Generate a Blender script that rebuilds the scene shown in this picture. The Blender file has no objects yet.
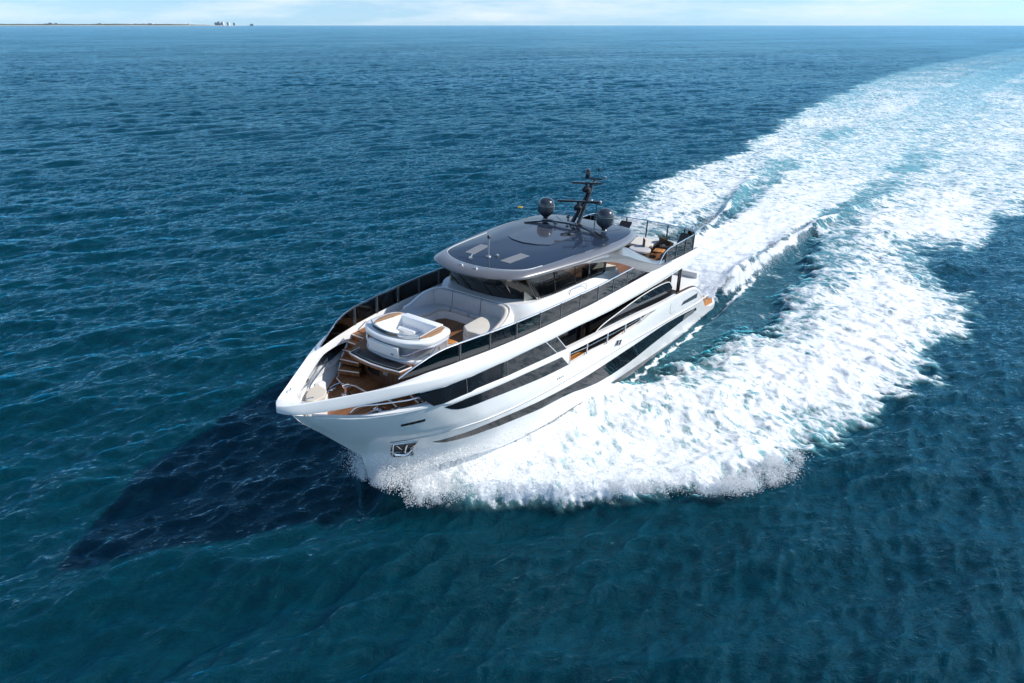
import bpy, bmesh, math, random
import numpy as np
from mathutils import Vector, Matrix

random.seed(7)
rng = np.random.default_rng(7)
S = bpy.context.scene
COL = S.collection

# ------------------------------------------------------------------ camera
cd = bpy.data.cameras.new('camera')
cam = bpy.data.objects.new('camera', cd)
COL.objects.link(cam)
cam.location = (0, 0, 14.94)
PITCH = math.atan(316.5 / 683.0)
cam.rotation_euler = (math.pi / 2 - PITCH, 0, 0)
cd.sensor_fit = 'HORIZONTAL'
cd.sensor_width = 36
cd.lens = 683.0 / 1024 * 36
cd.clip_start = 0.5
cd.clip_end = 200000
S.camera = cam

# ------------------------------------------------------------------ sky
SUN_EL = math.radians(37)
SUN_AZ = math.radians(88)            # clockwise from +Y, so the sun stands to the right of the view
W = bpy.data.worlds.new('World')
S.world = W
W.use_nodes = True
wn, wl = W.node_tree.nodes, W.node_tree.links
wn.clear()
sky = wn.new('ShaderNodeTexSky')
sky.sky_type = 'NISHITA'
sky.sun_disc = False
sky.sun_elevation = SUN_EL
sky.sun_rotation = SUN_AZ
sky.air_density = 1.0
sky.dust_density = 0.3
sky.ozone_density = 3.0
tc = wn.new('ShaderNodeTexCoord')
mp = wn.new('ShaderNodeMapping')
mp.inputs['Scale'].default_value = (1.0, 1.0, 7.0)
nz = wn.new('ShaderNodeTexNoise')
nz.inputs['Scale'].default_value = 5.0
nz.inputs['Detail'].default_value = 9.0
nz.inputs['Roughness'].default_value = 0.62
cr = wn.new('ShaderNodeValToRGB')
cr.color_ramp.elements[0].position = 0.42
cr.color_ramp.elements[1].position = 0.68
mx = wn.new('ShaderNodeMix')
mx.data_type = 'RGBA'
mx.inputs[7].default_value = (5.6, 6.1, 6.6, 1)
mm = wn.new('ShaderNodeMath')
mm.operation = 'MULTIPLY'
mm.inputs[1].default_value = 0.75
bg = wn.new('ShaderNodeBackground')
bg.inputs['Strength'].default_value = 0.15
wo = wn.new('ShaderNodeOutputWorld')
wl.new(tc.outputs['Generated'], mp.inputs[0])
wl.new(mp.outputs[0], nz.inputs['Vector'])
wl.new(nz.outputs[0], cr.inputs[0])
fz_ = wn.new('ShaderNodeMapRange'); fz_.inputs[1].default_value = 0.06; fz_.inputs[2].default_value = 0.40
fz_.inputs[3].default_value = 1.0; fz_.inputs[4].default_value = 0.12
fm_ = wn.new('ShaderNodeMath'); fm_.operation = 'MULTIPLY'
sz_ = wn.new('ShaderNodeSeparateXYZ'); wl.new(tc.outputs['Generated'], sz_.inputs[0]); wl.new(sz_.outputs[2], fz_.inputs[0])
wl.new(cr.outputs[0], fm_.inputs[0]); wl.new(fz_.outputs[0], fm_.inputs[1]); wl.new(fm_.outputs[0], mm.inputs[0])
wl.new(mm.outputs[0], mx.inputs[0])
sx_ = wn.new('ShaderNodeSeparateXYZ'); cx_ = wn.new('ShaderNodeCombineXYZ')
lz = wn.new('ShaderNodeMath'); lz.operation = 'MAXIMUM'; lz.inputs[1].default_value = 0.0
az = wn.new('ShaderNodeMath'); az.operation = 'ADD'; az.inputs[1].default_value = 0.10
nv = wn.new('ShaderNodeVectorMath'); nv.operation = 'NORMALIZE'
wl.new(tc.outputs['Generated'], sx_.inputs[0]); wl.new(sx_.outputs[0], cx_.inputs[0]); wl.new(sx_.outputs[1], cx_.inputs[1])
wl.new(sx_.outputs[2], lz.inputs[0]); wl.new(lz.outputs[0], az.inputs[0]); wl.new(az.outputs[0], cx_.inputs[2])
wl.new(cx_.outputs[0], nv.inputs[0]); wl.new(nv.outputs[0], sky.inputs['Vector'])
hs_ = wn.new('ShaderNodeHueSaturation'); hs_.inputs['Saturation'].default_value = 1.05; hs_.inputs['Hue'].default_value = 0.495
wl.new(sky.outputs[0], hs_.inputs['Color']); wl.new(hs_.outputs[0], mx.inputs[6])
wl.new(mx.outputs[2], bg.inputs[0])
wl.new(bg.outputs[0], wo.inputs[0])

# ------------------------------------------------------------------ sun
ld = bpy.data.lights.new('sun', 'SUN')
ld.energy = 4.2
ld.angle = math.radians(0.53)
ld.color = (1.0, 0.955, 0.89)
sun = bpy.data.objects.new('sun', ld)
COL.objects.link(sun)
sd = Vector((math.sin(SUN_AZ) * math.cos(SUN_EL), math.cos(SUN_AZ) * math.cos(SUN_EL), math.sin(SUN_EL)))
sun.rotation_euler = (-sd).to_track_quat('-Z', 'Y').to_euler()
sun.location = sd * 300

S.view_settings.view_transform = 'Standard'
S.view_settings.look = 'None'
S.view_settings.exposure = 0.20
S.view_settings.gamma = 1.0
S.cycles.sample_clamp_direct = 2.5
S.cycles.sample_clamp_indirect = 3.0

# ------------------------------------------------------------------ boat frame
HEAD, TRIM, ROLL = math.radians(234.867), math.radians(2.024), math.radians(-1.249)
def _rot():
    cx, sx = math.cos(TRIM), math.sin(TRIM)
    c, s = math.cos(HEAD), math.sin(HEAD)
    cr_, sr = math.cos(ROLL), math.sin(ROLL)
    Rx = np.array([[1, 0, 0], [0, cr_, -sr], [0, sr, cr_]])
    Ry = np.array([[cx, 0, -sx], [0, 1, 0], [sx, 0, cx]])
    Rz = np.array([[c, -s, 0], [s, c, 0], [0, 0, 1]])
    return Rz @ Ry @ Rx
BR = _rot()
BT = np.array([10.0737, 39.9536, -0.55])
BM = Matrix([list(BR[0]) + [BT[0]], list(BR[1]) + [BT[1]], list(BR[2]) + [BT[2]], [0, 0, 0, 1]])

# ------------------------------------------------------------------ materials
MATS = {}
def _set(b, **k):
    for n, v in k.items():
        b.inputs[n].default_value = v
def mat(name, col, rough=0.5, metal=0.0, coat=0.0, spec=0.5, bump=0.0, bscale=40.0, vary=0.0, vscale=3.0):
    m = bpy.data.materials.new(name)
    m.use_nodes = True
    nt = m.node_tree
    b = nt.nodes['Principled BSDF']
    b.inputs['Base Color'].default_value = (*col, 1)
    b.inputs['Roughness'].default_value = rough
    b.inputs['Metallic'].default_value = metal
    b.inputs['Coat Weight'].default_value = coat
    b.inputs['Coat Roughness'].default_value = 0.05
    b.inputs['Specular IOR Level'].default_value = spec
    t = nt.nodes.new('ShaderNodeTexCoord')
    if vary > 0:
        n = nt.nodes.new('ShaderNodeTexNoise')
        n.inputs['Scale'].default_value = vscale
        n.inputs['Detail'].default_value = 6
        r = nt.nodes.new('ShaderNodeMapRange')
        r.inputs[1].default_value = 0.3
        r.inputs[2].default_value = 0.7
        r.inputs[3].default_value = 1 - vary
        r.inputs[4].default_value = 1 + vary
        h = nt.nodes.new('ShaderNodeMix')
        h.data_type = 'RGBA'
        h.blend_type = 'MULTIPLY'
        h.inputs[0].default_value = 1
        h.inputs[6].default_value = (*col, 1)
        nt.links.new(t.outputs['Object'], n.inputs['Vector'])
        nt.links.new(n.outputs[0], r.inputs[0])
        nt.links.new(r.outputs[0], h.inputs[7])
        nt.links.new(h.outputs[2], b.inputs['Base Color'])
    if bump > 0:
        n2 = nt.nodes.new('ShaderNodeTexNoise')
        n2.inputs['Scale'].default_value = bscale
        n2.inputs['Detail'].default_value = 4
        bp = nt.nodes.new('ShaderNodeBump')
        bp.inputs['Strength'].default_value = bump
        bp.inputs['Distance'].default_value = 0.01
        nt.links.new(t.outputs['Object'], n2.inputs['Vector'])
        nt.links.new(n2.outputs[0], bp.inputs['Height'])
        nt.links.new(bp.outputs[0], b.inputs['Normal'])
    MATS[name] = m
    return m

mat('white_gelcoat', (0.80, 0.80, 0.79), 0.22, coat=0.4, vary=0.02, vscale=1.2)
mat('white_moulding', (0.78, 0.77, 0.75), 0.35, vary=0.02)
mat('silver_paint', (0.235, 0.225, 0.225), 0.28, metal=0.45, coat=0.8, vary=0.03, vscale=2)
mat('roof_paint', (0.022, 0.034, 0.060), 0.09, coat=0.0, spec=0.22, vary=0.08, vscale=1.5)
mat('sunroof_glass', (0.060, 0.065, 0.080), 0.06, coat=0.0, vary=0.04)
mat('skylight_panel', (0.20, 0.21, 0.22), 0.5, vary=0.12, vscale=22)
mat('black_paint', (0.012, 0.013, 0.016), 0.25, coat=0.5, vary=0.15)
mat('radome_paint', (0.030, 0.036, 0.046), 0.22, coat=0.8, vary=0.1)
mat('dark_trim', (0.02, 0.02, 0.022), 0.45)
mat('bronze_panel', (0.035, 0.024, 0.018), 0.18, coat=0.6, vary=0.2)
mat('hull_glass', (0.010, 0.013, 0.017), 0.03, spec=0.55)
mat('port_glass', (0.006, 0.009, 0.013), 0.04, spec=0.16)
mat('chrome', (0.80, 0.80, 0.80), 0.12, metal=1.0)
mat('steel_post', (0.10, 0.10, 0.105), 0.3, metal=0.6)
mat('grey_cushion', (0.47, 0.46, 0.46), 0.85, bump=0.2, bscale=90, vary=0.05)
mat('cream_cushion', (0.66, 0.61, 0.54), 0.85, bump=0.2, bscale=90, vary=0.05)
mat('beige_cushion', (0.56, 0.50, 0.42), 0.85, bump=0.2, bscale=90, vary=0.05)
mat('taupe_fabric', (0.085, 0.07, 0.062), 0.8, bump=0.2, bscale=90, vary=0.1)
mat('rattan', (0.07, 0.05, 0.028), 0.8, bump=0.5, bscale=60, vary=0.3, vscale=30)
mat('charcoal_mat', (0.005, 0.006, 0.009), 0.42, bump=0.1, bscale=120, vary=0.15)
mat('basin_white', (0.82, 0.83, 0.83), 0.18, coat=0.3)
mat('galvanised', (0.35, 0.36, 0.38), 0.35, metal=0.5, vary=0.1)
mat('apron_grey', (0.42, 0.43, 0.45), 0.16, metal=0.3, coat=0.6)
mat('boot_grey', (0.16, 0.16, 0.165), 0.35, vary=0.08)
mat('interior_beige', (0.50, 0.45, 0.36), 0.7, vary=0.05)
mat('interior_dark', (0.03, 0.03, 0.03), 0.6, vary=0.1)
mat('lettering_grey', (0.10, 0.10, 0.11), 0.35, metal=0.5)

def teak(name, col, pitch=0.065, axis=1, rough=0.55):
    m = mat(name, col, rough)
    nt = m.node_tree
    b = nt.nodes['Principled BSDF']
    t = nt.nodes.new('ShaderNodeTexCoord')
    sp = nt.nodes.new('ShaderNodeSeparateXYZ')
    dv = nt.nodes.new('ShaderNodeMath'); dv.operation = 'DIVIDE'; dv.inputs[1].default_value = pitch
    fr = nt.nodes.new('ShaderNodeMath'); fr.operation = 'FRACT'
    fl = nt.nodes.new('ShaderNodeMath'); fl.operation = 'FLOOR'
    lt = nt.nodes.new('ShaderNodeMath'); lt.operation = 'LESS_THAN'; lt.inputs[1].default_value = 0.11
    wn_ = nt.nodes.new('ShaderNodeTexWhiteNoise'); wn_.noise_dimensions = '1D'
    gm = nt.nodes.new('ShaderNodeMapping')
    gm.inputs['Scale'].default_value = (2, 45, 45) if axis == 1 else (45, 2, 45)
    gn = nt.nodes.new('ShaderNodeTexNoise'); gn.inputs['Scale'].default_value = 1.0; gn.inputs['Detail'].default_value = 5
    ad = nt.nodes.new('ShaderNodeMath'); ad.operation = 'ADD'
    mr = nt.nodes.new('ShaderNodeMapRange')
    mr.inputs[1].default_value = 0.4; mr.inputs[2].default_value = 1.5
    mr.inputs[3].default_value = 0.65; mr.inputs[4].default_value = 1.35
    h = nt.nodes.new('ShaderNodeMix'); h.data_type = 'RGBA'; h.blend_type = 'MULTIPLY'
    h.inputs[0].default_value = 1; h.inputs[6].default_value = (*col, 1)
    k = nt.nodes.new('ShaderNodeMix'); k.data_type = 'RGBA'; k.inputs[7].default_value = (0.02, 0.016, 0.013, 1)
    L = nt.links.new
    L(t.outputs['Object'], sp.inputs[0]); L(sp.outputs[axis], dv.inputs[0]); L(dv.outputs[0], fr.inputs[0]); L(dv.outputs[0], fl.inputs[0])
    L(fr.outputs[0], lt.inputs[0]); L(fl.outputs[0], wn_.inputs['W'])
    L(t.outputs['Object'], gm.inputs[0]); L(gm.outputs[0], gn.inputs['Vector'])
    L(wn_.outputs['Value'], ad.inputs[0]); L(gn.outputs[0], ad.inputs[1]); L(ad.outputs[0], mr.inputs[0])
    L(mr.outputs[0], h.inputs[7]); L(h.outputs[2], k.inputs[6]); L(lt.outputs[0], k.inputs[0])
    L(k.outputs[2], b.inputs['Base Color'])
    return m
teak('teak_deck', (0.235, 0.095, 0.035))
teak('teak_dark', (0.075, 0.033, 0.017))
teak('teak_pale', (0.46, 0.26, 0.13), pitch=0.05)
teak('teak_golden', (0.55, 0.22, 0.05), pitch=0.07)

def tinted(name, tint, ior=1.5, rough=0.02):
    m = bpy.data.materials.new(name)
    m.use_nodes = True
    nt = m.node_tree
    nt.nodes.clear()
    tr = nt.nodes.new('ShaderNodeBsdfTransparent'); tr.inputs[0].default_value = (*tint, 1)
    gl = nt.nodes.new('ShaderNodeBsdfGlossy'); gl.inputs['Roughness'].default_value = rough
    fz = nt.nodes.new('ShaderNodeFresnel'); fz.inputs[0].default_value = ior
    ms = nt.nodes.new('ShaderNodeMixShader')
    o = nt.nodes.new('ShaderNodeOutputMaterial')
    nt.links.new(fz.outputs[0], ms.inputs[0]); nt.links.new(tr.outputs[0], ms.inputs[1]); nt.links.new(gl.outputs[0], ms.inputs[2])
    nt.links.new(ms.outputs[0], o.inputs[0])
    MATS[name] = m
tinted('rail_glass', (0.86, 0.88, 0.89), 1.95)
tinted('light_dimming_tint', (0.22, 0.25, 0.27), 1.12)  # tint of the added pane that dims sunlight at the bow
tinted('smoked_glass', (0.80, 0.83, 0.84), 1.45)
tinted('aft_glass', (0.86, 0.88, 0.89), 1.7)
tinted('cabin_glass', (0.50, 0.54, 0.55), 1.6)
tinted('clear_glass', (0.80, 0.84, 0.86), 1.7)

# ------------------------------------------------------------------ mesh helpers
class MB:
    def __init__(self):
        self.v, self.f, self.n = [], [], 0
    def add(self, verts, faces):
        verts = np.asarray(verts, float).reshape(-1, 3)
        self.v.append(verts)
        self.f += [tuple(int(i) + self.n for i in q) for q in faces]
        self.n += len(verts)
        return self
    def grid(self, P, cu=False, cv=False):
        P = np.asarray(P, float); m, n = P.shape[:2]
        F = []
        for i in range(m if cu else m - 1):
            for j in range(n if cv else n - 1):
                a, b = i * n + j, i * n + (j + 1) % n
                c, d = ((i + 1) % m) * n + (j + 1) % n, ((i + 1) % m) * n + j
                F.append((a, b, c, d))
        return self.add(P, F)
    def box(self, x0, x1, y0, y1, z0, z1, M=None):
        v = np.array([(x, y, z) for x in (x0, x1) for y in (y0, y1) for z in (z0, z1)], float)
        if M is not None:
            v = v @ np.array(M.to_3x3()).T + np.array(M.translation)
        return self.add(v, [(0, 1, 3, 2), (4, 6, 7, 5), (0, 4, 5, 1), (2, 3, 7, 6), (0, 2, 6, 4), (1, 5, 7, 3)])
    def tube(self, pts, r, n=8, cap=True):
        pts = np.asarray(pts, float)
        rs = np.full(len(pts), r) if np.isscalar(r) else np.asarray(r, float)
        R = []
        for i, p in enumerate(pts):
            t = pts[min(i + 1, len(pts) - 1)] - pts[max(i - 1, 0)]
            t /= np.linalg.norm(t) + 1e-9
            u = np.cross(t, (0, 0, 1.0))
            if np.linalg.norm(u) < 0.05: u = np.cross(t, (1.0, 0, 0))
            u /= np.linalg.norm(u); w = np.cross(u, t)
            a = np.arange(n) * 2 * math.pi / n
            R.append(p + rs[i] * (np.cos(a)[:, None] * u + np.sin(a)[:, None] * w))
        b = self.n
        self.grid(np.array(R), cv=True)
        if cap:
            self.f.append(tuple(b + i for i in range(n)))
            k = b + (len(pts) - 1) * n
            self.f.append(tuple(k + i for i in range(n - 1, -1, -1)))
        return self
    def lathe(self, prof, c=(0, 0, 0), n=24):
        a = np.arange(n) * 2 * math.pi / n
        P = np.array([[(c[0] + r * math.cos(t), c[1] + r * math.sin(t), c[2] + z) for t in a] for r, z in prof])
        return self.grid(P, cv=True)
    def prism(self, out, z0, z1):
        """closed outline (x,y); z0, z1 numbers or functions of (x,y)"""
        f0 = z0 if callable(z0) else (lambda x, y: z0)
        f1 = z1 if callable(z1) else (lambda x, y: z1)
        n = len(out)
        v = [(x, y, f0(x, y)) for x, y in out] + [(x, y, f1(x, y)) for x, y in out]
        F = [tuple(range(n - 1, -1, -1)), tuple(range(n, 2 * n))] + [(i, (i + 1) % n, n + (i + 1) % n, n + i) for i in range(n)]
        return self.add(v, F)
    def rings(self, R, cap0=False, cap1=False):
        R = np.asarray(R, float); b = self.n; m, n = R.shape[:2]
        self.grid(R, cv=True)
        if cap0: self.f.append(tuple(b + i for i in range(n)))
        if cap1: self.f.append(tuple(b + (m - 1) * n + i for i in range(n - 1, -1, -1)))
        return self
    def build(self, name, m, parent=None, angle=35, bevel=0.0, seg=2):
        me = bpy.data.meshes.new(name)
        me.from_pydata(np.concatenate(self.v).tolist(), [], self.f)
        bm = bmesh.new(); bm.from_mesh(me)
        bmesh.ops.remove_doubles(bm, verts=bm.verts, dist=1e-5)
        bmesh.ops.recalc_face_normals(bm, faces=bm.faces)
        if bevel > 0:
            ed = [e for e in bm.edges if len(e.link_faces) == 2 and e.calc_face_angle(0) > math.radians(40)]
            bmesh.ops.bevel(bm, geom=ed, offset=bevel, segments=seg, profile=0.6, affect='EDGES', clamp_overlap=True)
        bm.to_mesh(me); bm.free()
        me.polygons.foreach_set('use_smooth', [True] * len(me.polygons))
        me.set_sharp_from_angle(angle=math.radians(angle))
        me.materials.append(MATS[m])
        o = bpy.data.objects.new(name, me)
        COL.objects.link(o)
        if parent is not None: o.parent = parent
        return o

def thing(name, label, cat, loc=(0, 0, 0), group=None, rz=0.0, boat=True):
    o = bpy.data.objects.new(name, None)
    COL.objects.link(o)
    m = Matrix.Translation(loc) @ Matrix.Rotation(rz, 4, 'Z')
    o.matrix_world = (BM @ m) if boat else m
    o.empty_display_size = 0.3
    o['label'] = label; o['category'] = cat
    if group: o['group'] = group
    return o

def smooth_curve(pts, n=60, closed=False):
    """Catmull-Rom through points of any dimension"""
    P = np.asarray(pts, float)
    if closed: Q = np.vstack([P[-1:], P, P[:2]]); m = len(P)
    else: Q = np.vstack([2 * P[:1] - P[1:2], P, 2 * P[-1:] - P[-2:-1]]); m = len(P) - 1
    out = []
    for k in range(n):
        s = (k / n if closed else k / (n - 1)) * m
        i = min(int(s), m - 1); t = s - i
        a, b, c, d = Q[i], Q[i + 1], Q[i + 2], Q[i + 3]
        out.append(0.5 * (2 * b + (c - a) * t + (2 * a - 5 * b + 4 * c - d) * t * t + (3 * b - a - 3 * c + d) * t ** 3))
    return np.array(out)

def T(table):
    t = sorted(table)
    X = [p[0] for p in t]; Y = [p[1] for p in t]
    return lambda x: np.interp(x, X, Y)
def sstep(a, b, x):
    t = np.clip((np.asarray(x, float) - a) / (b - a), 0, 1)
    return t * t * (3 - 2 * t)

# ================================================================== SEA
class Waves:
    """periodic wave field from a directional spectrum (FFT), with choppy horizontal offsets"""
    def __init__(self, L, N, l0, l1, rms, direc, spread, seed, power=-3.0, iso=False):
        r = np.random.default_rng(seed)
        k = np.fft.fftfreq(N, L / N) * 2 * math.pi
        KX, KY = np.meshgrid(k, k, indexing='ij')
        K = np.hypot(KX, KY); K[0, 0] = 1
        lam = 2 * math.pi / K
        A = K ** power
        A *= sstep(l0 * 0.8, l0 * 1.3, lam) * (1 - sstep(l1 * 0.8, l1 * 1.25, lam))
        if not iso:
            th = np.arctan2(KY, KX) - direc
            A *= np.maximum(np.cos(th), 0.0) ** spread + 0.05 * np.abs(np.cos(th)) ** 2
        A[0, 0] = 0
        g = (r.normal(size=(N, N)) + 1j * r.normal(size=(N, N))) * A
        h = np.fft.ifft2(g).real
        s = rms / h.std()
        self.h = (h * s).astype(np.float32)
        self.dx = (np.fft.ifft2(1j * KX / K * g).real * s).astype(np.float32)
        self.dy = (np.fft.ifft2(1j * KY / K * g).real * s).astype(np.float32)
        self.L, self.N = L, N
    def samp(self, f, x, y):
        N = self.N
        u = x / self.L * N; v = y / self.L * N
        i = np.floor(u).astype(np.int64); j = np.floor(v).astype(np.int64)
        a = (u - i).astype(np.float32); b = (v - j).astype(np.float32)
        i0, i1, j0, j1 = i % N, (i + 1) % N, j % N, (j + 1) % N
        return (f[i0, j0] * (1 - a) + f[i1, j0] * a) * (1 - b) + (f[i0, j1] * (1 - a) + f[i1, j1] * a) * b

def boat_plan(x, y):
    c, s = math.cos(HEAD), math.sin(HEAD)
    X, Y = x - BT[0], y - BT[1]
    return X * c + Y * s, -X * s + Y * c

# --- graded sheet: fine in the forward sector, coarse elsewhere, out past the horizon
def rings_radii():
    r = [6.0]
    while r[-1] < 26000:
        q = r[-1]
        g = 0.0026 if q < 130 else (0.0026 + 0.0036 * min(1, (q - 130) / 400) if q < 530 else 0.0062 + 0.03 * min(1, (q - 530) / 4000))
        r.append(q * (1 + g))
    return np.array(r)
RR = rings_radii()
fine = np.arange(-68, 68, 0.0026 * 180 / math.pi)
coarse = np.arange(68, 292, 2.0)
AA = np.radians(np.concatenate([fine, coarse]))
nr, na = len(RR), len(AA)
RX = (RR[:, None] * np.sin(AA)[None]).ravel()
RY = (RR[:, None] * np.cos(AA)[None]).ravel()
RAD = np.repeat(RR, na)
SPC = RAD * 0.0034
inside = np.tile(np.concatenate([np.ones(len(fine)), np.zeros(len(coarse))]), nr)

WD = math.radians(-61)
wv = [Waves(31.0, 640, 0.22, 1.2, 0.027, WD + 0.15, 2.0, 1, power=-2.3),
      Waves(89.0, 640, 0.9, 6.5, 0.094, WD, 2.5, 2, power=-2.1),
      Waves(331.0, 640, 5.0, 40.0, 0.105, WD - 0.1, 3.5, 3, power=-2.2)]
lim = [0.45, 3.2, 16.0]
gust = Waves(900.0, 256, 50.0, 320.0, 1.0, 0, 0, 21, power=-1.8, iso=True)
GU = 0.95 + 0.20 * np.clip(gust.samp(gust.h, RX, RY), -1.6, 1.8)
HZ = np.zeros_like(RX); DX = np.zeros_like(RX); DY = np.zeros_like(RX)
for w, lm in zip(wv, lim):
    wt = (1 - sstep(lm * 0.45, lm, SPC)) * np.where(inside > 0, 1.0, 0.0)
    m = wt > 0
    wt = wt * GU if lm < 10 else wt
    HZ[m] += wt[m] * w.samp(w.h, RX[m], RY[m])
    DX[m] -= 0.6 * wt[m] * w.samp(w.dx, RX[m], RY[m]) * -1
    DY[m] -= 0.6 * wt[m] * w.samp(w.dy, RX[m], RY[m]) * -1

# --- the wake, laid out along the boat
bx, by = boat_plan(RX, RY)
bil = Waves(19.0, 512, 0.15, 2.2, 1.0, 0, 0, 11, power=-1.45, iso=True)
bl2 = Waves(67.0, 512, 1.0, 9.0, 1.0, 0, 0, 12, power=-2.0, iso=True)
near = (bx < 26.95) & (bx > -620) & (np.abs(by) < 70) & (inside > 0)
X, Y = bx[near], by[near]
n1 = bil.samp(bil.h, X * 1.0 + Y * 0.25, Y * 0.62 - X * 0.15); n2 = bl2.samp(bl2.h, X, Y); n3 = bl2.samp(bl2.h, X * 0.3 + 20, Y * 0.3 + 9)
ycen = np.interp(X, [-620, -465, -322, -250, -150, -60, 0], [46, 30, 13, 7, 2, 0, 0])
yl = Y - ycen
side = np.where(yl > 0, 1.0, -1.0); a = np.abs(yl)
edge_n = 0.42 * n2 + 0.25 * n1 + 0.5 * n3
yo_p = np.interp(X, [-620, -460, -150, -100, -60, -36, -27, -23, -18.7, -15, -12, -7, 0, 2.7, 5, 7.7, 9.4, 12, 14.8, 16, 17.3, 18.2, 19, 20.4, 21.7, 22.9, 24.4, 25.3, 25.9, 26.15, 26.3],
                 [34, 30, 26, 24, 20.5, 17.4, 16.1, 14.8, 13.2, 12.9, 13.9, 15.2, 14.9, 14.2, 13.4, 12.1, 12.1, 11.9, 11.5, 11.3, 10.8, 10.0, 8.7, 6.8, 5.0, 3.5, 2.05, 1.15, 0.6, 0.1, -0.6])
yo_s = np.interp(X, [-620, -460, -322, -212, -150, -121, -93, -62, -47, -27, -15, 0, 15, 20.4, 21.7, 22.9, 24.4, 25.3, 25.9, 26.15, 26.3],
                 [38, 36, 33, 29, 23, 22, 19, 14.6, 14.2, 13.6, 12.6, 13, 10.6, 6.8, 5.0, 3.5, 2.05, 1.15, 0.6, 0.1, -0.6])
yo = np.where(side > 0, yo_p, yo_s)
yo = yo + edge_n * np.clip(yo * 0.09, 0.04, 1.3)
yi = np.interp(X, [-25, -21, -17.5, -10, -3, 1.6, 5, 8, 12, 14, 15.5, 17], [3.0, 3.3, 4.3, 5.3, 6.0, 6.1, 5.6, 4.9, 3.8, 3.2, 2.2, 0.0])
yi = yi + (0.20 * n1 + 0.25 * n2) * (1 - sstep(13.5, 16, X)) - 0.25 * sstep(14, 17, X)
wd = np.maximum(yo - yi, 0.3)
t = (a - yi) / wd
# density of white water
body = sstep(0.0, 0.10, t) * (1 - sstep(0.93, 1.04, t))
dens = np.interp(X, [-620, -300, -150, -80, -45, -25, -5, 5, 14, 20], [0.14, 0.26, 0.42, 0.52, 0.58, 0.62, 0.62, 0.62, 0.67, 0.74])
dens = dens * (1 + 0.16 * np.clip(n3, -1.6, 1.6) * (1 - sstep(8, 15, X)))
F = body * dens
F *= 1 - sstep(22.9, 24.7, X + 0.35 * n2)
F *= 1 - 0.35 * sstep(0.62, 1.0, t) * (1 - sstep(9, 16, X)) * (1 - sstep(-120, -30, X) * 0)
# outer foam thins near its inner side behind the boat
F *= 1 - 0.35 * np.exp(-((t - 0.15) / 0.2) ** 2) * (1 - sstep(8, 13, X)) * sstep(-40, -25, X)
# propeller wash between the troughs
c = np.interp(X, [-620, -200, -80, -35, -20, 0.2, 1.6], [11, 9, 6.5, 4.4, 3.1, 2.7, 2.5]) + 0.15 * n1 + 0.25 * n2
wash = (1 - sstep(0.80, 1.05, a / c)) * (1 - sstep(0.6, 1.6, X))
wd_den = np.interp(X, [-620, -250, -120, -60, -30, 0], [0.10, 0.20, 0.32, 0.44, 0.66, 0.92])
F = np.maximum(F, wash * wd_den)
# streaks of clear water dividing wash and side foam
ys = np.interp(X, [-110, -60, -46, -35, -27, -21], [8.0, 6.6, 6.0, 5.4, 4.4, 3.4]) + 0.5 * n2
dip = np.exp(-((a - ys) / (0.9 + 0.02 * np.abs(X))) ** 2) * sstep(-120, -60, X) * (1 - sstep(-24, -20, X))
F *= 1 - 0.40 * dip
dip2 = np.exp(-((a - (ys + 4.2)) / 1.1) ** 2) * sstep(-110, -60, X) * (1 - sstep(-30, -24, X))
F *= 1 - 0.25 * dip2
# thin line of spray along the chine
hug = np.exp(-((a - np.interp(X, [-6, 0, 4, 9, 13], [3.5, 3.3, 3.3, 3.35, 3.2]) - 0.08 * n1) / 0.16) ** 2) * sstep(-9, -3, X) * (1 - sstep(11, 15, X))
F = np.maximum(F, hug * 0.85)
trough = sstep(2.4, 3.2, a) * (1 - sstep(-0.06, 0.12, t)) * sstep(-22, -17, X) * (1 - sstep(13, 16, X))
F = np.maximum(F, trough * (0.10 + 0.10 * np.clip(n2, -1, 1)))
# aerated turquoise water
AER = np.maximum(wash * np.interp(X, [-620, -200, -60, -10, 0], [0.25, 0.75, 0.95, 0.75, 0.4]), body * np.interp(X, [-620, -100, -20, 10, 20], [0.2, 0.55, 0.45, 0.60, 1.0]))
gap = (1 - sstep(0.9, 1.0, t)) * (1 - sstep(-26, -16, X))
AER = np.maximum(AER, gap * np.interp(X, [-620, -250, -120, -50, -20], [0.15, 0.45, 0.8, 0.75, 0.4]))
AER = np.maximum(AER, trough * 0.12)
F = np.maximum(F, gap * np.interp(X, [-620, -250, -120, -50, -22], [0.1, 0.22, 0.40, 0.52, 0.45]) * (1 - 0.5 * dip))
# heights
Hc = np.interp(X, [-80, -40, -15, 0, 5, 10, 14, 18, 21, 23, 24.0, 24.7, 25.3, 25.8, 26.1, 26.5], [0.0, 0.15, 0.30, 0.40, 0.5, 0.6, 0.9, 1.2, 1.45, 1.5, 1.35, 1.05, 0.65, 0.25, 0.08, 0.0])
tt = np.clip(t, 0, 1.3)
fwd = sstep(11, 17, X)
prof_f = np.clip(1 - tt, 0, 1) ** 0.75 * (0.62 + 0.38 * np.cos(tt * 5.0)) + 0.30 * np.exp(-((tt - 0.86) / 0.13) ** 2)
prof_a = np.exp(-((tt - 0.36) / 0.26) ** 2)
H = Hc * (fwd * prof_f + (1 - fwd) * prof_a) * (1 - sstep(-0.15, 0.12 + 0.9 * sstep(14, 24, X), a - yo)) * sstep(-0.35, 0.02, t)
H -= 0.40 * trough
yr = np.interp(X, [-36, -26, -20, -15, -8, 0], [6.6, 5.0, 3.7, 3.2, 3.0, 2.6])
ridge = np.exp(-((a - yr) / 0.55) ** 2) * np.interp(X, [-45, -26, -14, -5, 0.5], [0, 0.45, 0.95, 0.6, 0.0])
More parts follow.
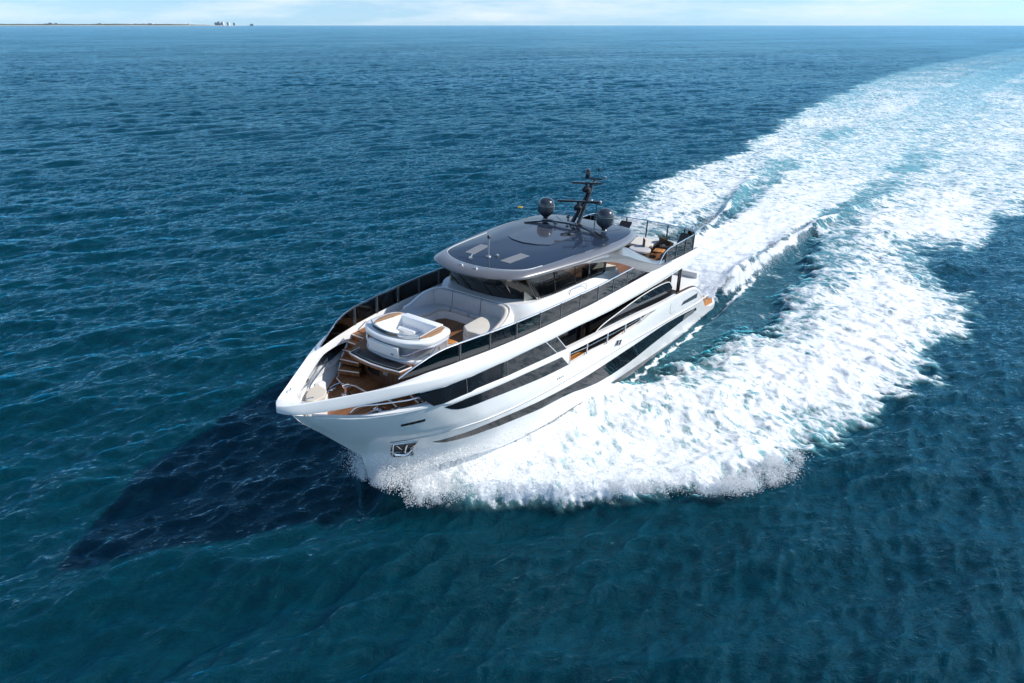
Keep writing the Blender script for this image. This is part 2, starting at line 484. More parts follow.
F = np.maximum(F, 0.80 * np.exp(-((a - yr - 0.1 - 0.12 * n2) / 0.32) ** 2) * sstep(-27, -21, X) * (1 - sstep(-3, 0, X)))
H += ridge + 0.45 * wash * np.interp(X, [-60, -20, -4, 0.5], [0, 0.5, 0.9, 0.1])
H -= 0.50 * sstep(-4.5, -0.8, X) * (1 - sstep(2.0, 4.5, X)) * (1 - sstep(2.9, 3.7, a))
rough_amp = np.interp(X, [-300, -60, -10, 8, 16, 23], [0.02, 0.045, 0.055, 0.06, 0.05, 0.045])
bumpy = (np.abs(n1) * 0.75 + 0.35 * n1 + 0.22 * n2 - 0.4)
H += np.clip(F, 0, 1) * rough_amp * bumpy
# the bow wave spills in ragged outward tongues
tong = bl2.samp(bl2.h, X * 2.2 + 5, Y * 0.55 + X * 0.9)
H += np.clip(F, 0, 1) * 0.035 * tong * sstep(8, 15, X)
damp = np.ones_like(HZ); damp[near] = (1 - 0.55 * np.clip(F, 0, 1) - 0.45 * trough) * (1 - 0.8 * sstep(-3, 0, X) * (1 - sstep(3, 6, X)) * (1 - sstep(3.0, 4.0, a)))
HZ *= damp
HZ[near] += H
FO = np.zeros_like(HZ); FO[near] = np.clip(F, 0, 1)
AE = np.zeros_like(HZ); AE[near] = np.clip(AER * (1 - sstep(23.0, 24.8, X)), 0, 1)
KV = np.zeros_like(HZ)

V = np.stack([RX + DX, RY + DY, HZ], 1)
ii, jj = np.meshgrid(np.arange(nr - 1), np.arange(na), indexing='ij')
j2 = (jj + 1) % na
Q = np.stack([ii * na + jj, ii * na + j2, (ii + 1) * na + j2, (ii + 1) * na + jj], -1).reshape(-1, 4)
V = np.vstack([V, [[0, 0, 0]]])
hub = len(V) - 1
TRI = np.stack([np.full(na, hub), (np.arange(na) + 1) % na, np.arange(na)], 1)
me = bpy.data.meshes.new('sea')
me.vertices.add(len(V)); me.vertices.foreach_set('co', V.astype(np.float32).ravel())
loops = np.concatenate([Q.ravel(), TRI.ravel()]).astype(np.int32)
me.loops.add(len(loops)); me.loops.foreach_set('vertex_index', loops)
npoly = len(Q) + len(TRI)
me.polygons.add(npoly)
st = np.concatenate([np.arange(len(Q)) * 4, len(Q) * 4 + np.arange(len(TRI)) * 3]).astype(np.int32)
me.polygons.foreach_set('loop_start', st)
me.update(calc_edges=True)
me.polygons.foreach_set('use_smooth', np.ones(npoly, bool))
CH = sstep(60, 900, RAD)
BW = sstep(6, 14, bx) * (np.abs(by) < 16)
for nm, arr in (('foam', FO), ('aerated', AE), ('chop', CH), ('bow', BW)):
    at = me.attributes.new(nm, 'FLOAT', 'POINT')
    at.data.foreach_set('value', np.append(arr, 0).astype(np.float32))
sea = bpy.data.objects.new('sea', me)
COL.objects.link(sea)
sea['kind'] = 'structure'

# --- sea material: clear deep water, turquoise aerated water and lacy white foam
m = bpy.data.materials.new('sea_water'); m.use_nodes = True
nt = m.node_tree; N = nt.nodes; L = nt.links.new
b = N['Principled BSDF']
def node(t, **k):
    q = N.new(t)
    for a_, v_ in k.items(): setattr(q, a_, v_)
    return q
def math_(op, a_, b_=None, clamp=False):
    q = node('ShaderNodeMath', operation=op, use_clamp=clamp)
    for i, s in enumerate((a_, b_)):
        if s is None: continue
        if isinstance(s, (int, float)): q.inputs[i].default_value = s
        else: L(s, q.inputs[i])
    return q.outputs[0]
def noise(vec, scale, detail=6, rough=0.6, dist=0.0):
    q = node('ShaderNodeTexNoise')
    q.inputs['Scale'].default_value = scale; q.inputs['Detail'].default_value = detail
    q.inputs['Roughness'].default_value = rough; q.inputs['Distortion'].default_value = dist
    L(vec, q.inputs['Vector']); return q.outputs[0]
def mapping(rot, scale):
    v = node('ShaderNodeVectorRotate'); v.rotation_type = 'Z_AXIS'; v.inputs['Angle'].default_value = rot
    q = node('ShaderNodeVectorMath', operation='MULTIPLY'); q.inputs[1].default_value = scale
    L(tcn.outputs['Object'], v.inputs['Vector']); L(v.outputs[0], q.inputs[0]); return q.outputs[0]
def remap(v, a0, a1, b0=0.0, b1=1.0, smooth=True):
    q = node('ShaderNodeMapRange'); q.interpolation_type = 'SMOOTHSTEP' if smooth else 'LINEAR'
    for i, s in zip((0, 1, 2, 3, 4), (v, a0, a1, b0, b1)):
        if isinstance(s, (int, float)): q.inputs[i].default_value = s
        else: L(s, q.inputs[i])
    return q.outputs[0]
tcn = node('ShaderNodeTexCoord')
fa = node('ShaderNodeAttribute', attribute_name='foam').outputs['Fac']
aa = node('ShaderNodeAttribute', attribute_name='aerated').outputs['Fac']
wk = mapping(-HEAD + 0.35, (1.0, 0.55, 1.0))
f1 = noise(wk, 1.1, 10, 0.68, 0.4)
f2 = noise(wk, 5.5, 6, 0.65, 0.2)
vo = node('ShaderNodeTexVoronoi', feature='DISTANCE_TO_EDGE')
vo.inputs['Scale'].default_value = 1.5
wv_ = node('ShaderNodeVectorMath', operation='ADD')
nzc = node('ShaderNodeTexNoise'); nzc.inputs['Scale'].default_value = 1.4; nzc.inputs['Detail'].default_value = 4
L(wk, nzc.inputs['Vector']); L(wk, wv_.inputs[0]); L(nzc.outputs['Color'], wv_.inputs[1]); L(wv_.outputs[0], vo.inputs['Vector'])
lace = remap(vo.outputs['Distance'], 0.0, 0.30, 1.0, 0.0)
f3 = noise(wk, 17.0, 4, 0.6)
ws = mapping(-HEAD - 0.62, (0.45, 1.9, 1.0))
fs = noise(ws, 1.0, 8, 0.66, 0.5)
mxf = node('ShaderNodeMix'); L(node('ShaderNodeAttribute', attribute_name='bow').outputs['Fac'], mxf.inputs[0]); L(f1, mxf.inputs[2]); L(fs, mxf.inputs[3])
n_ = math_('ADD', math_('MULTIPLY', mxf.outputs[0], 0.50), math_('ADD', math_('MULTIPLY', f2, 0.30), math_('ADD', math_('MULTIPLY', f3, 0.10), math_('MULTIPLY', lace, 0.10))))
nn = remap(n_, 0.30, 0.66, 0.0, 1.0, False)
lo = math_('SUBTRACT', 0.90, math_('MULTIPLY', fa, 1.10))
hi = math_('ADD', lo, 0.42)
fm = math_('MULTIPLY', remap(nn, lo, hi, 0.0, 0.97), remap(fa, 0.015, 0.10))
deep = node('ShaderNodeMix', data_type='RGBA')
deep.inputs[6].default_value = (0.0003, 0.0280, 0.0450, 1); deep.inputs[7].default_value = (0.23, 0.50, 0.50, 1)
L(math_('MULTIPLY', aa, remap(f1, 0.25, 0.75, 0.45, 1.0)), deep.inputs[0])
L(deep.outputs[2], b.inputs['Base Color'])
L(remap(node('ShaderNodeAttribute', attribute_name='chop').outputs['Fac'], 0.0, 1.0, 0.03, 0.17, False), b.inputs['Roughness'])   # waves too small for the mesh out there
b.inputs['Specular IOR Level'].default_value = 0.0
b.inputs['IOR'].default_value = 1.333
b.inputs['Specular Tint'].default_value = (0.32, 0.75, 1.0, 1)
w1 = mapping(-WD, (1.0, 0.55, 1.0))
w2 = mapping(-WD + 0.5, (1.0, 0.6, 1.0))
hsum = math_('ADD', math_('MULTIPLY', noise(w1, 1.5, 6, 0.66, 0.5), 0.30), math_('ADD', math_('MULTIPLY', noise(w2, 5.0, 4, 0.62, 0.4), 0.060), math_('MULTIPLY', noise(w1, 0.42, 3, 0.5), 0.5)))
foamh = math_('MULTIPLY', fm, math_('ADD', math_('MULTIPLY', f3, 0.035), math_('ADD', math_('MULTIPLY', f2, 0.12), math_('MULTIPLY', f1, 0.18))))
bp = node('ShaderNodeBump'); bp.inputs['Strength'].default_value = 0.60; bp.inputs['Distance'].default_value = 1.0
L(remap(noise(w1, 0.014, 3, 0.55), 0.35, 0.65, 0.62, 0.98), bp.inputs['Strength'])
L(hsum, bp.inputs['Height']); L(bp.outputs[0], b.inputs['Normal'])
bf = node('ShaderNodeBump'); bf.inputs['Strength'].default_value = 0.45; bf.inputs['Distance'].default_value = 1.0
L(foamh, bf.inputs['Height'])
fd = node('ShaderNodeBsdfDiffuse'); fd.inputs[0].default_value = (0.86, 0.88, 0.89, 1); L(bf.outputs[0], fd.inputs['Normal'])
gs_ = node('ShaderNodeBsdfGlossy'); gs_.inputs[0].default_value = (0.50, 0.83, 0.96, 1)
L(bp.outputs[0], gs_.inputs['Normal']); L(b.inputs['Roughness'].links[0].from_socket, gs_.inputs['Roughness'])
fw = node('ShaderNodeFresnel'); fw.inputs[0].default_value = 1.333; L(bp.outputs[0], fw.inputs['Normal'])
wat = node('ShaderNodeMixShader'); L(fw.outputs[0], wat.inputs[0]); L(b.outputs[0], wat.inputs[1]); L(gs_.outputs[0], wat.inputs[2])
mxs = node('ShaderNodeMixShader'); L(fm, mxs.inputs[0]); L(wat.outputs[0], mxs.inputs[1]); L(fd.outputs[0], mxs.inputs[2])
L(mxs.outputs[0], N['Material Output'].inputs['Surface'])
me.materials.append(m)
b.subsurface_method = 'RANDOM_WALK'
b.inputs['Subsurface Weight'].default_value = 1.0
b.inputs['Subsurface Radius'].default_value = (0.4, 0.9, 1.0)
b.inputs['Subsurface Scale'].default_value = 1.5

# ================================================================== YACHT
yacht = thing('motor_yacht', 'large white motor yacht with dark grey hardtop speeding through its own white wake', 'yacht')

STEM = T([(-1.2, 17.5), (-.6, 20), (-.3, 21.5), (.2, 24.0), (.5, 25.2), (.78, 25.92), (1.87, 26.2), (2.3, 26.62), (3.27, 27.54), (4.12, 28.38), (4.46, 28.62), (5.0, 29.1)])
LV = [(-1.2, [(0, 0), (30, 0)]),
      (.2, [(0, 0), (1.0, .5), (2.0, 1.1), (4.0, 2.0), (7.0, 2.62), (12, 2.92), (19, 2.98), (23.4, 2.8)]),
      (1.0, [(0, 0), (1, .62), (2, 1.2), (4, 2.1), (6, 2.6), (9, 2.92), (14, 3.08), (21, 3.06), (25.2, 2.85)]),
      (2.0, [(0, 0), (.65, .55), (1.25, 1.02), (2.25, 1.72), (3.25, 2.22), (4.25, 2.58), (6.25, 2.95), (9.25, 3.14), (14, 3.23), (21.5, 3.16), (25.5, 2.88)]),
      (3.0, [(0, 0), (.5, .55), (1, 1.02), (2, 1.83), (3, 2.4), (4, 2.75), (5.3, 2.98), (7.3, 3.17), (10.3, 3.27), (17.3, 3.31), (22, 3.2), (24.3, 3.08), (26.5, 2.88)]),
      (4.6, [(0, 0.02), (.3, .45), (.9, .9), (1.4, 1.22), (2.7, 2.04), (3.7, 2.54), (4.7, 2.81), (6.2, 3.03), (8.7, 3.2), (11.7, 3.28), (18.7, 3.3), (23.7, 3.2), (27.9, 2.9)])]
LVZ = [l[0] for l in LV]
LVT = []
for _, l in LV:                                   # resample the half-breadths smoothly
    d = np.linspace(0, 30, 241)
    y_ = np.interp(d, [p[0] for p in l], [p[1] for p in l])
    k_ = np.array([1, 2, 3, 2, 1]) / 9.0
    ys_ = np.convolve(np.pad(y_, 2, mode='edge'), k_, 'valid'); ys_[:3] = y_[:3]
    LVT.append((d, ys_))
def hy(x, z):
    x = np.asarray(x, float); z = np.asarray(z, float)
    d = np.maximum(STEM(z) - x, 0)
    Y = np.stack([np.interp(d, q[0], q[1]) for q in LVT])
    zz = np.clip(z, LVZ[0], LVZ[-1])
    k = np.clip(np.searchsorted(LVZ, zz, side='right') - 1, 0, len(LVZ) - 2)
    z0 = np.take(LVZ, k); z1 = np.take(LVZ, k + 1); t_ = (zz - z0) / (z1 - z0)
    return np.take_along_axis(Y, k[None], 0)[0] * (1 - t_) + np.take_along_axis(Y, (k + 1)[None], 0)[0] * t_
BO = T([(29.1, 0.02), (28.96, .2), (28.38, .6), (27.3, 1.28), (26, 2.08), (25, 2.58), (24, 2.84), (22.5, 3.06), (20, 3.22), (17, 3.3), (10, 3.32), (5, 3.2), (0, 3.1)])
ZT = T([(0, .50), (1.2, .52), (2.6, .9), (3.4, 1.5), (4.0, 2.0), (4.8, 2.5), (5.6, 2.88), (6.4, 3.03), (7.9, 3.16), (9.2, 3.27), (10.4, 3.27), (11.5, 3.24), (12.5, 3.12), (13.8, 3.14), (15.3, 3.14), (17, 3.3), (18.6, 3.31), (18.62, 3.9), (19.4, 3.98), (21.1, 4.07), (22.7, 4.14), (24, 4.17), (25.05, 4.12), (25.3, 4.18), (26.2, 4.12), (27, 4.14), (27.4, 4.22), (27.75, 4.32), (28.3, 4.45), (28.7, 4.5)])

def ztop(x, sg): return float(ZT(x)) + (0.20 * float(sstep(25.2, 25.9, x) * (1 - sstep(27.5, 28.1, x))) if sg < 0 else 0.0)  # starboard bow edge raised to narrow the sunlit gap in the hull's shadow
# ---- hull shell
xs = np.unique(np.concatenate([np.linspace(0.6, 18.58, 46), [18.6, 18.62], np.linspace(18.8, 24, 22), 28.68 - 4.7 * np.linspace(1, 0, 34) ** 1.6]))
def hull_side(sg, off=0.0):
    P = []
    for xn in xs:
        col = []
        kz = np.interp(xn, [0.6, 17, 20, 28.7], [-1.0, -1.2, -.6, -.55])
        wz = float(sstep(20.5, 28.7, xn))
        for t_ in np.linspace(0, 1, 30):
            z = kz + t_ * (ztop(xn, sg) - kz)
            x = xn - (28.7 - float(STEM(z))) * wz
            col.append((x, sg * max(float(hy(x, z)) - off, 0.0), z))
        P.append(col)
    return np.array(P)
mb = MB()
HP, HS = hull_side(1), hull_side(-1)
mb.grid(HP); mb.grid(HS[:, ::-1])
# stern plate
e0, e1 = HP[0], HS[0]
mb.grid(np.stack([e0, e1]))
hull = mb.build('hull', 'white_gelcoat', yacht, angle=28)

def patch(bot, top, yf, off, n=48, rows=5, sg=1):
    b_, t_ = smooth_curve(bot, n), smooth_curve(top, n)
    P = []
    for i in range(n):
        P.append([(x := b_[i, 0] + (t_[i, 0] - b_[i, 0]) * s, sg * (float(yf(x, z := b_[i, 1] + (t_[i, 1] - b_[i, 1]) * s)) + off), z) for s in np.linspace(0, 1, rows)])
    P = np.array(P)
    if sg < 0: P = P[:, ::-1]
    return P
def solid_patch(name, bot, top, yf, off, m, parent, sg=1, th=0.02, n=48, rows=5):
    mb = MB()
    A = patch(bot, top, yf, off, n, rows, sg); B = A.copy(); B[..., 1] -= sg * th
    mb.grid(A); mb.grid(B[:, ::-1])
    rim = lambda Q: np.concatenate([Q[:, 0], Q[-1, 1:], Q[-2::-1, -1], Q[0, -2:0:-1]])
    mb.rings(np.array([rim(A), rim(B)]))
    return mb.build(name, m, parent, angle=40)

HW_T = [(24.51, 2.20), (24.2, 2.22), (23.87, 2.28), (23.2, 2.40), (22.47, 2.48), (21.16, 2.42), (19.85, 2.34), (18.13, 2.22), (15.83, 2.13), (12.14, 2.08), (8.59, 1.93), (4.71, 1.50)]
HW_B = [(24.50, 2.19), (24.2, 2.04), (23.74, 1.95), (23.0, 2.00), (22.11, 2.05), (20.01, 1.90), (17.93, 1.73), (16.6, 1.46), (15.29, 1.24), (13.45, 1.16), (11.55, 1.22), (9.29, 1.27), (4.4, 1.28)]
HW_B = smooth_curve(HW_B, 30); HW_T = smooth_curve(HW_T, 30)
LW_T = [(24.86, 3.95), (24.3, 4.02), (23.9, 4.04), (22.68, 4.02), (21.13, 3.96), (19.15, 3.83)]
LW_B = [(24.85, 3.94), (24.58, 3.78), (24.24, 3.68), (23.6, 3.65), (23.0, 3.64), (21.87, 3.56), (20.18, 3.42), (18.62, 3.32)]
LW_B = smooth_curve(LW_B, 30); LW_T = smooth_curve(LW_T, 30)
KN = [(26.0, 2.60), (25.34, 2.66), (24.59, 2.74), (23.69, 2.80), (21.96, 2.76), (19.7, 2.70), (16.02, 2.58), (13.08, 2.44), (8.47, 2.08), (5.0, 1.80), (2.6, 1.62)]
for sg in (1, -1):
    hw = solid_patch('hull_window', HW_B, HW_T, hy, 0.007, 'port_glass', hull, sg, n=70)
    solid_patch('bulwark_window', LW_B, LW_T, hy, 0.007, 'hull_glass', hull, sg)
    k = smooth_curve(KN, 70)
    mb = MB()
    P = []
    for x, z in k:
        y = float(hy(x, z)); w = 0.035 * float(sstep(26.05, 25.2, x) if False else np.clip((26.0 - x) / 0.8, 0.05, 1))
        P.append([(x, sg * (y - .02), z + w), (x, sg * (y + w * .9), z + w * .55), (x, sg * (y + w * .9), z - w * .3), (x, sg * (y - .02), z - w)])
    mb.grid(np.array(P)); mb.build('rub_rail', 'white_moulding', hull, angle=50)
    mb = MB(); mb.tube([(x, sg * (float(hy(x, z - .045)) + .006), z - .045) for x, z in k[2:]], .011, 6); mb.build('rub_rail_seam', 'dark_trim', hull)
    # dark boot stripe along the chine
    BSB = [(20.0, .55), (17, .48), (13, .3), (9, .12), (5, -.05), (1.2, -.12)]
    BST = [(20.0, .60), (17, .72), (13, .62), (9, .42), (5, .22), (1.2, .12)]
    solid_patch('boot_stripe', BSB, BST, hy, 0.009, 'boot_grey', hull, sg)
    # air vent slot, shell door seams, mooring slot, hull badge
    solid_patch('air_vent', [(25.93, 3.44), (25.31, 3.51)], [(25.97, 3.55), (25.35, 3.62)], hy, .008, 'dark_trim', hull, sg, n=6)
    for q in range(4):
        xq = 25.88 - q * .155
        solid_patch('vent_bar', [(xq, 3.465 + q * .018), (xq - .09, 3.475 + q * .018)], [(xq, 3.53 + q * .018), (xq - .09, 3.54 + q * .018)], hy, .014, 'bronze_panel', hull, sg, n=3, rows=2)
    solid_patch('mooring_slot', [(7.4, 2.42), (5.0, 2.18)], [(7.1, 2.58), (5.0, 2.46)], hy, .006, 'lettering_grey', hull, sg, n=10)
    for q in range(5):
        xq = 7.05 - q * .42
        solid_patch('slot_bar', [(xq, 2.42 - q * .045), (xq - .10, 2.41 - q * .045)], [(xq + .06, 2.56 - q * .02), (xq - .04, 2.55 - q * .02)], hy, .014, 'chrome', hull, sg, n=3, rows=2)
    solid_patch('exhaust_grille', [(6.5, 1.30), (4.9, 1.25)], [(6.45, 1.62), (4.85, 1.50)], hy, .012, 'boot_grey', hull, sg, n=8)
    solid_patch('hull_badge', [(14.89, 2.78), (14.25, 2.63)], [(14.79, 3.02), (14.15, 2.87)], hy, .010, 'chrome', hull, sg, n=6)
    solid_patch('badge_inset', [(14.78, 2.80), (14.55, 2.75)], [(14.70, 2.99), (14.48, 2.94)], hy, .014, 'dark_trim', hull, sg, n=4)
    solid_patch('badge_inset', [(14.46, 2.73), (14.31, 2.69)], [(14.38, 2.92), (14.23, 2.88)], hy, .014, 'dark_trim', hull, sg, n=4)
    mb = MB()
    dl = [(9.0, 3.02), (8.95, 2.7), (8.75, 2.40), (8.15, 2.36)]
    mb.tube([(x, sg * (float(hy(x, z)) + .002), z) for x, z in smooth_curve(dl, 12)], .010, 5); mb.build('door_seam', 'boot_grey', hull)
    # small hull lettering (illegible at this size)
    for q in range(4):
        xq = 19.34 - q * .13
        solid_patch('hull_letter', [(xq, 2.94 - q * .008), (xq - .075, 2.94 - q * .008)], [(xq, 3.0 - q * .008), (xq - (.075 if q < 2 else .03), 3.0 - q * .008)], hy, .006, 'lettering_grey', hull, sg, n=3, rows=2)
# anchor pocket and anchor, port and starboard
for sg in (1, -1):
    A_B, A_T = [(25.37, 1.66), (24.78, 1.56)], [(25.68, 2.42), (25.05, 2.39)]
    ap = solid_patch('anchor_pocket', A_B, A_T, hy, 0.008, 'dark_trim', yacht, sg, n=10)
    mb = MB()
    def hp(x, z, o=.03): return np.array((x, sg * (float(hy(x, z)) + o), z))
    fr = [hp(25.68, 2.43), hp(25.05, 2.40), hp(24.78, 1.55), hp(25.37, 1.65), hp(25.68, 2.43)]
    mb.tube(fr, .025, 6); mb.build('pocket_frame', 'chrome', ap)
    mb = MB()
    mb.tube([hp(25.30, 2.34, .06), hp(25.2, 2.05, .08), hp(25.10, 1.78, .10)], [.035, .03, .04], 8)
    mb.tube([hp(25.50, 1.98, .05), hp(25.35, 1.78, .1), hp(25.10, 1.72, .12), hp(24.98, 1.80, .1), hp(24.93, 1.95, .05)], [.02, .05, .06, .05, .02], 8)
    mb.tube([hp(25.55, 2.33, .03), hp(25.25, 2.0, .05)], .018, 6); mb.tube([hp(25.0, 2.33, .03), hp(25.02, 2.0, .05)], .018, 6)
    mb.build('anchor', 'chrome', yacht)

# ---- white cap strip that runs on as the side deck rail
ZS = T([(3.6, 1.75), (4.0, 2.08), (4.8, 2.58), (5.6, 2.96), (6.4, 3.10), (7.9, 3.24), (9.5, 3.34), (11, 3.46), (12.6, 3.60), (14.5, 3.74), (16.4, 3.88), (18.76, 4.02), (19.4, 4.08), (21.1, 4.17), (22.7, 4.24), (24, 4.27), (25.05, 4.20), (25.3, 4.20), (26.2, 4.14), (27, 4.16), (27.4, 4.24), (27.75, 4.34), (28.3, 4.47)])
zlo_ = T([(25.3, 4.78), (26, 4.74), (27, 4.66), (28, 4.62)])
for sg in (1, -1):
    mb = MB(); P = []
    for x in np.concatenate([np.linspace(3.6, 25, 70), np.linspace(25.2, 28.2, 20)]):
        z = float(ZS(x)) + ztop(x, sg) - float(ZT(x)); h_ = .17 if x < 25 else .10
        y = float(hy(x, z - .1)) + .012
        wI = .20 if x < 26.5 else .12
        P.append([(x, sg * y, z - h_), (x, sg * (y + .012), z - .06), (x, sg * (y - .02), z), (x, sg * (y - wI), z + .005), (x, sg * (y - wI), z - h_)])
    mb.rings(np.array(P), True, True); mb.build('cap_rail', 'white_gelcoat', yacht, angle=45)
    # teak capping on the aft quarter
    mb = MB(); P = []
    for x in np.linspace(3.7, 8.2, 30):
        z = float(ZS(x)) + .012; y = float(hy(x, z - .1)) - .03
        P.append([(x, sg * y, z), (x, sg * y, z + .02), (x, sg * (y - .13), z + .02), (x, sg * (y - .13), z)])
    mb.rings(np.array(P), True, True); mb.build('teak_capping', 'teak_dark', yacht, angle=45)
    # bulwark linings inside the bow and along the side deck
    mb = MB()
    P = [[(x, sg * max(float(hy(x, z)) - .12, .03), z) for z in np.linspace(3.72, ztop(x, sg), 5)] for x in np.linspace(24.2, 27.9, 26)]
    mb.grid(np.array(P)); mb.build('bulwark_lining', 'white_moulding', yacht)
    mb = MB()
    P = [[(x, sg * (float(hy(x, z)) - .12), z) for z in np.linspace(2.45 if x < 6 else 2.85, float(ZT(x)), 4)] for x in np.linspace(4.8, 18.55, 40)]
    mb.grid(np.array(P)); mb.build('bulwark_lining', 'white_moulding', yacht)
    if sg < 0:
        og = [[(x, sg * (float(hy(x, 4.4)) - .05), ztop(x, sg) - .02), (x, sg * (float(BO(x)) - .09), float(zlo_(x)) + .03)] for x in np.linspace(25.35, 27.9, 16)]
        mb = MB(); mb.grid(np.array(og)); mb.build('light_dimming_pane', 'light_dimming_tint', yacht)  # pane added on this side only, to dim sunlight passing through the opening
    # stanchions and mid rail of the side deck opening
    sr = MB(); sr.tube([(x, sg * (float(hy(x, 3.3)) - .04), z) for x, z in smooth_curve([(18.5, 3.70), (17.3, 3.58), (15.6, 3.46), (14, 3.36), (12.5, 3.30)], 24)], .02, 8)
    rail = sr.build('side_rail', 'chrome', yacht)
    for x in (18.5, 17.22, 15.53, 13.9, 12.4):
        mb = MB(); y = float(hy(x, 3.3)) - .05
        mb.tube([(x, sg * y, float(ZT(x)) - .05), (x, sg * y, float(ZS(x)) - .14)], .032, 8); mb.build('rail_stanchion', 'white_moulding', rail)
# transom closing wall between the quarters
mb = MB(); mb.prism([(2.5, 2.55), (4.3, 2.75), (4.3, -2.75), (2.5, -2.55)], .5, lambda x, y: 1.55 if x < 3 else 2.35)
mb.build('transom', 'white_gelcoat', yacht, bevel=.06)

# ---- upper white band: bow bulwark running aft as the coaming of the upper deck
XA = 5.3
oc = [(5.3, 3.20), (8, 3.28), (12, 3.33), (17, 3.31), (20, 3.23), (22.5, 3.07), (24, 2.85), (25, 2.58), (26, 2.09), (27.3, 1.28), (28.38, .60), (28.9, .26), (29.1, 0.0)]
ic = [(5.3, 2.98), (8, 3.04), (12, 3.07), (16.4, 3.05), (18, 2.97), (20, 2.85), (21.4, 2.73), (22.7, 2.57), (24, 2.35), (25, 2.12), (26, 1.76), (27, 1.20), (27.9, .60), (28.2, .28), (28.3, 0.0)]
def arc_resample(c, n, ease=1.0):
    d = smooth_curve(c, 400)
    s = np.concatenate([[0], np.cumsum(np.hypot(*np.diff(d, axis=0).T))]); s /= s[-1]
    u = np.linspace(0, 1, n)
    return np.stack([np.interp(u, s, d[:, 0]), np.interp(u, s, d[:, 1])], 1)
NB = 110
O_, I_ = arc_resample(oc, NB), arc_resample(ic, NB)
zlo = T([(5.2, 4.72), (8, 4.63), (12.5, 4.62), (15.6, 4.66), (18, 4.79), (20.3, 4.85), (22.8, 4.88), (24.2, 4.84), (25.3, 4.78), (26, 4.74), (27, 4.66), (28, 4.62), (28.6, 4.64), (28.95, 4.70), (29.1, 4.76)])
zto = T([(5.2, 4.90), (6, 4.98), (10, 5.08), (16, 5.10), (24, 5.12), (26.5, 5.08), (28.2, 5.0), (29.1, 4.98)])
zti = T([(5.2, 5.0), (6, 5.05), (10, 5.19), (24, 5.20), (25.2, 5.17), (26, 5.06), (26.8, 4.94), (27.4, 4.87), (28.3, 4.83)])
def band_section(o, i, sg):
    o = np.array(o); i = np.array(i); w = np.linalg.norm(i - o) + 1e-6; d = (i - o) / w
    def p(t_, z): q = o + d * t_; return (q[0], sg * q[1], z)
    x = o[0]; a_, b_, c_ = float(zlo(x)), float(zto(x)), float(zti(i[0]))
    drop = .52 if x < 25 else np.interp(x, [25, 26.5], [.52, .22])
    return [p(.10, a_ + .03), p(.015, a_), p(0, a_ + .015), p(-.004, a_ + .14), p(0, b_ - .035), p(.012, b_ - .008), p(.04, b_ + .002), p(w * .55, (b_ + c_) / 2 + .006), p(w - .03, c_), p(w, c_ - .02), p(w + .01, c_ - .08), p(w + .02, c_ - drop), p(w * .5, min(a_ + .02, c_ - drop + .02))]
R = [band_section(O_[k], I_[k], 1) for k in range(NB)]
R += [band_section(O_[k], I_[k], -1) for k in range(NB - 2, -1, -1)]
mb = MB(); mb.rings(np.array(R), True, True)
band = mb.build('upper_coaming', 'white_gelcoat', yacht, angle=40)
for sg in (1, -1):
    mb = MB(); mb.tube([(x, sg * (float(BO(x)) - .035), float(zlo(x)) - .035) for x in np.linspace(6.5, 25.7, 80)], .016, 6); mb.build('window_trim', 'white_moulding', band)
    # small chrome fairlead on the bow
    mb = MB(); c0 = np.array((28.25, sg * .42, 5.01)); mb.tube([c0 + (-.08, 0, 0), c0 + (0, sg * .03, .03), c0 + (.10, -sg * .05, 0)], .018, 6); mb.build('bow_fairlead', 'chrome', band)

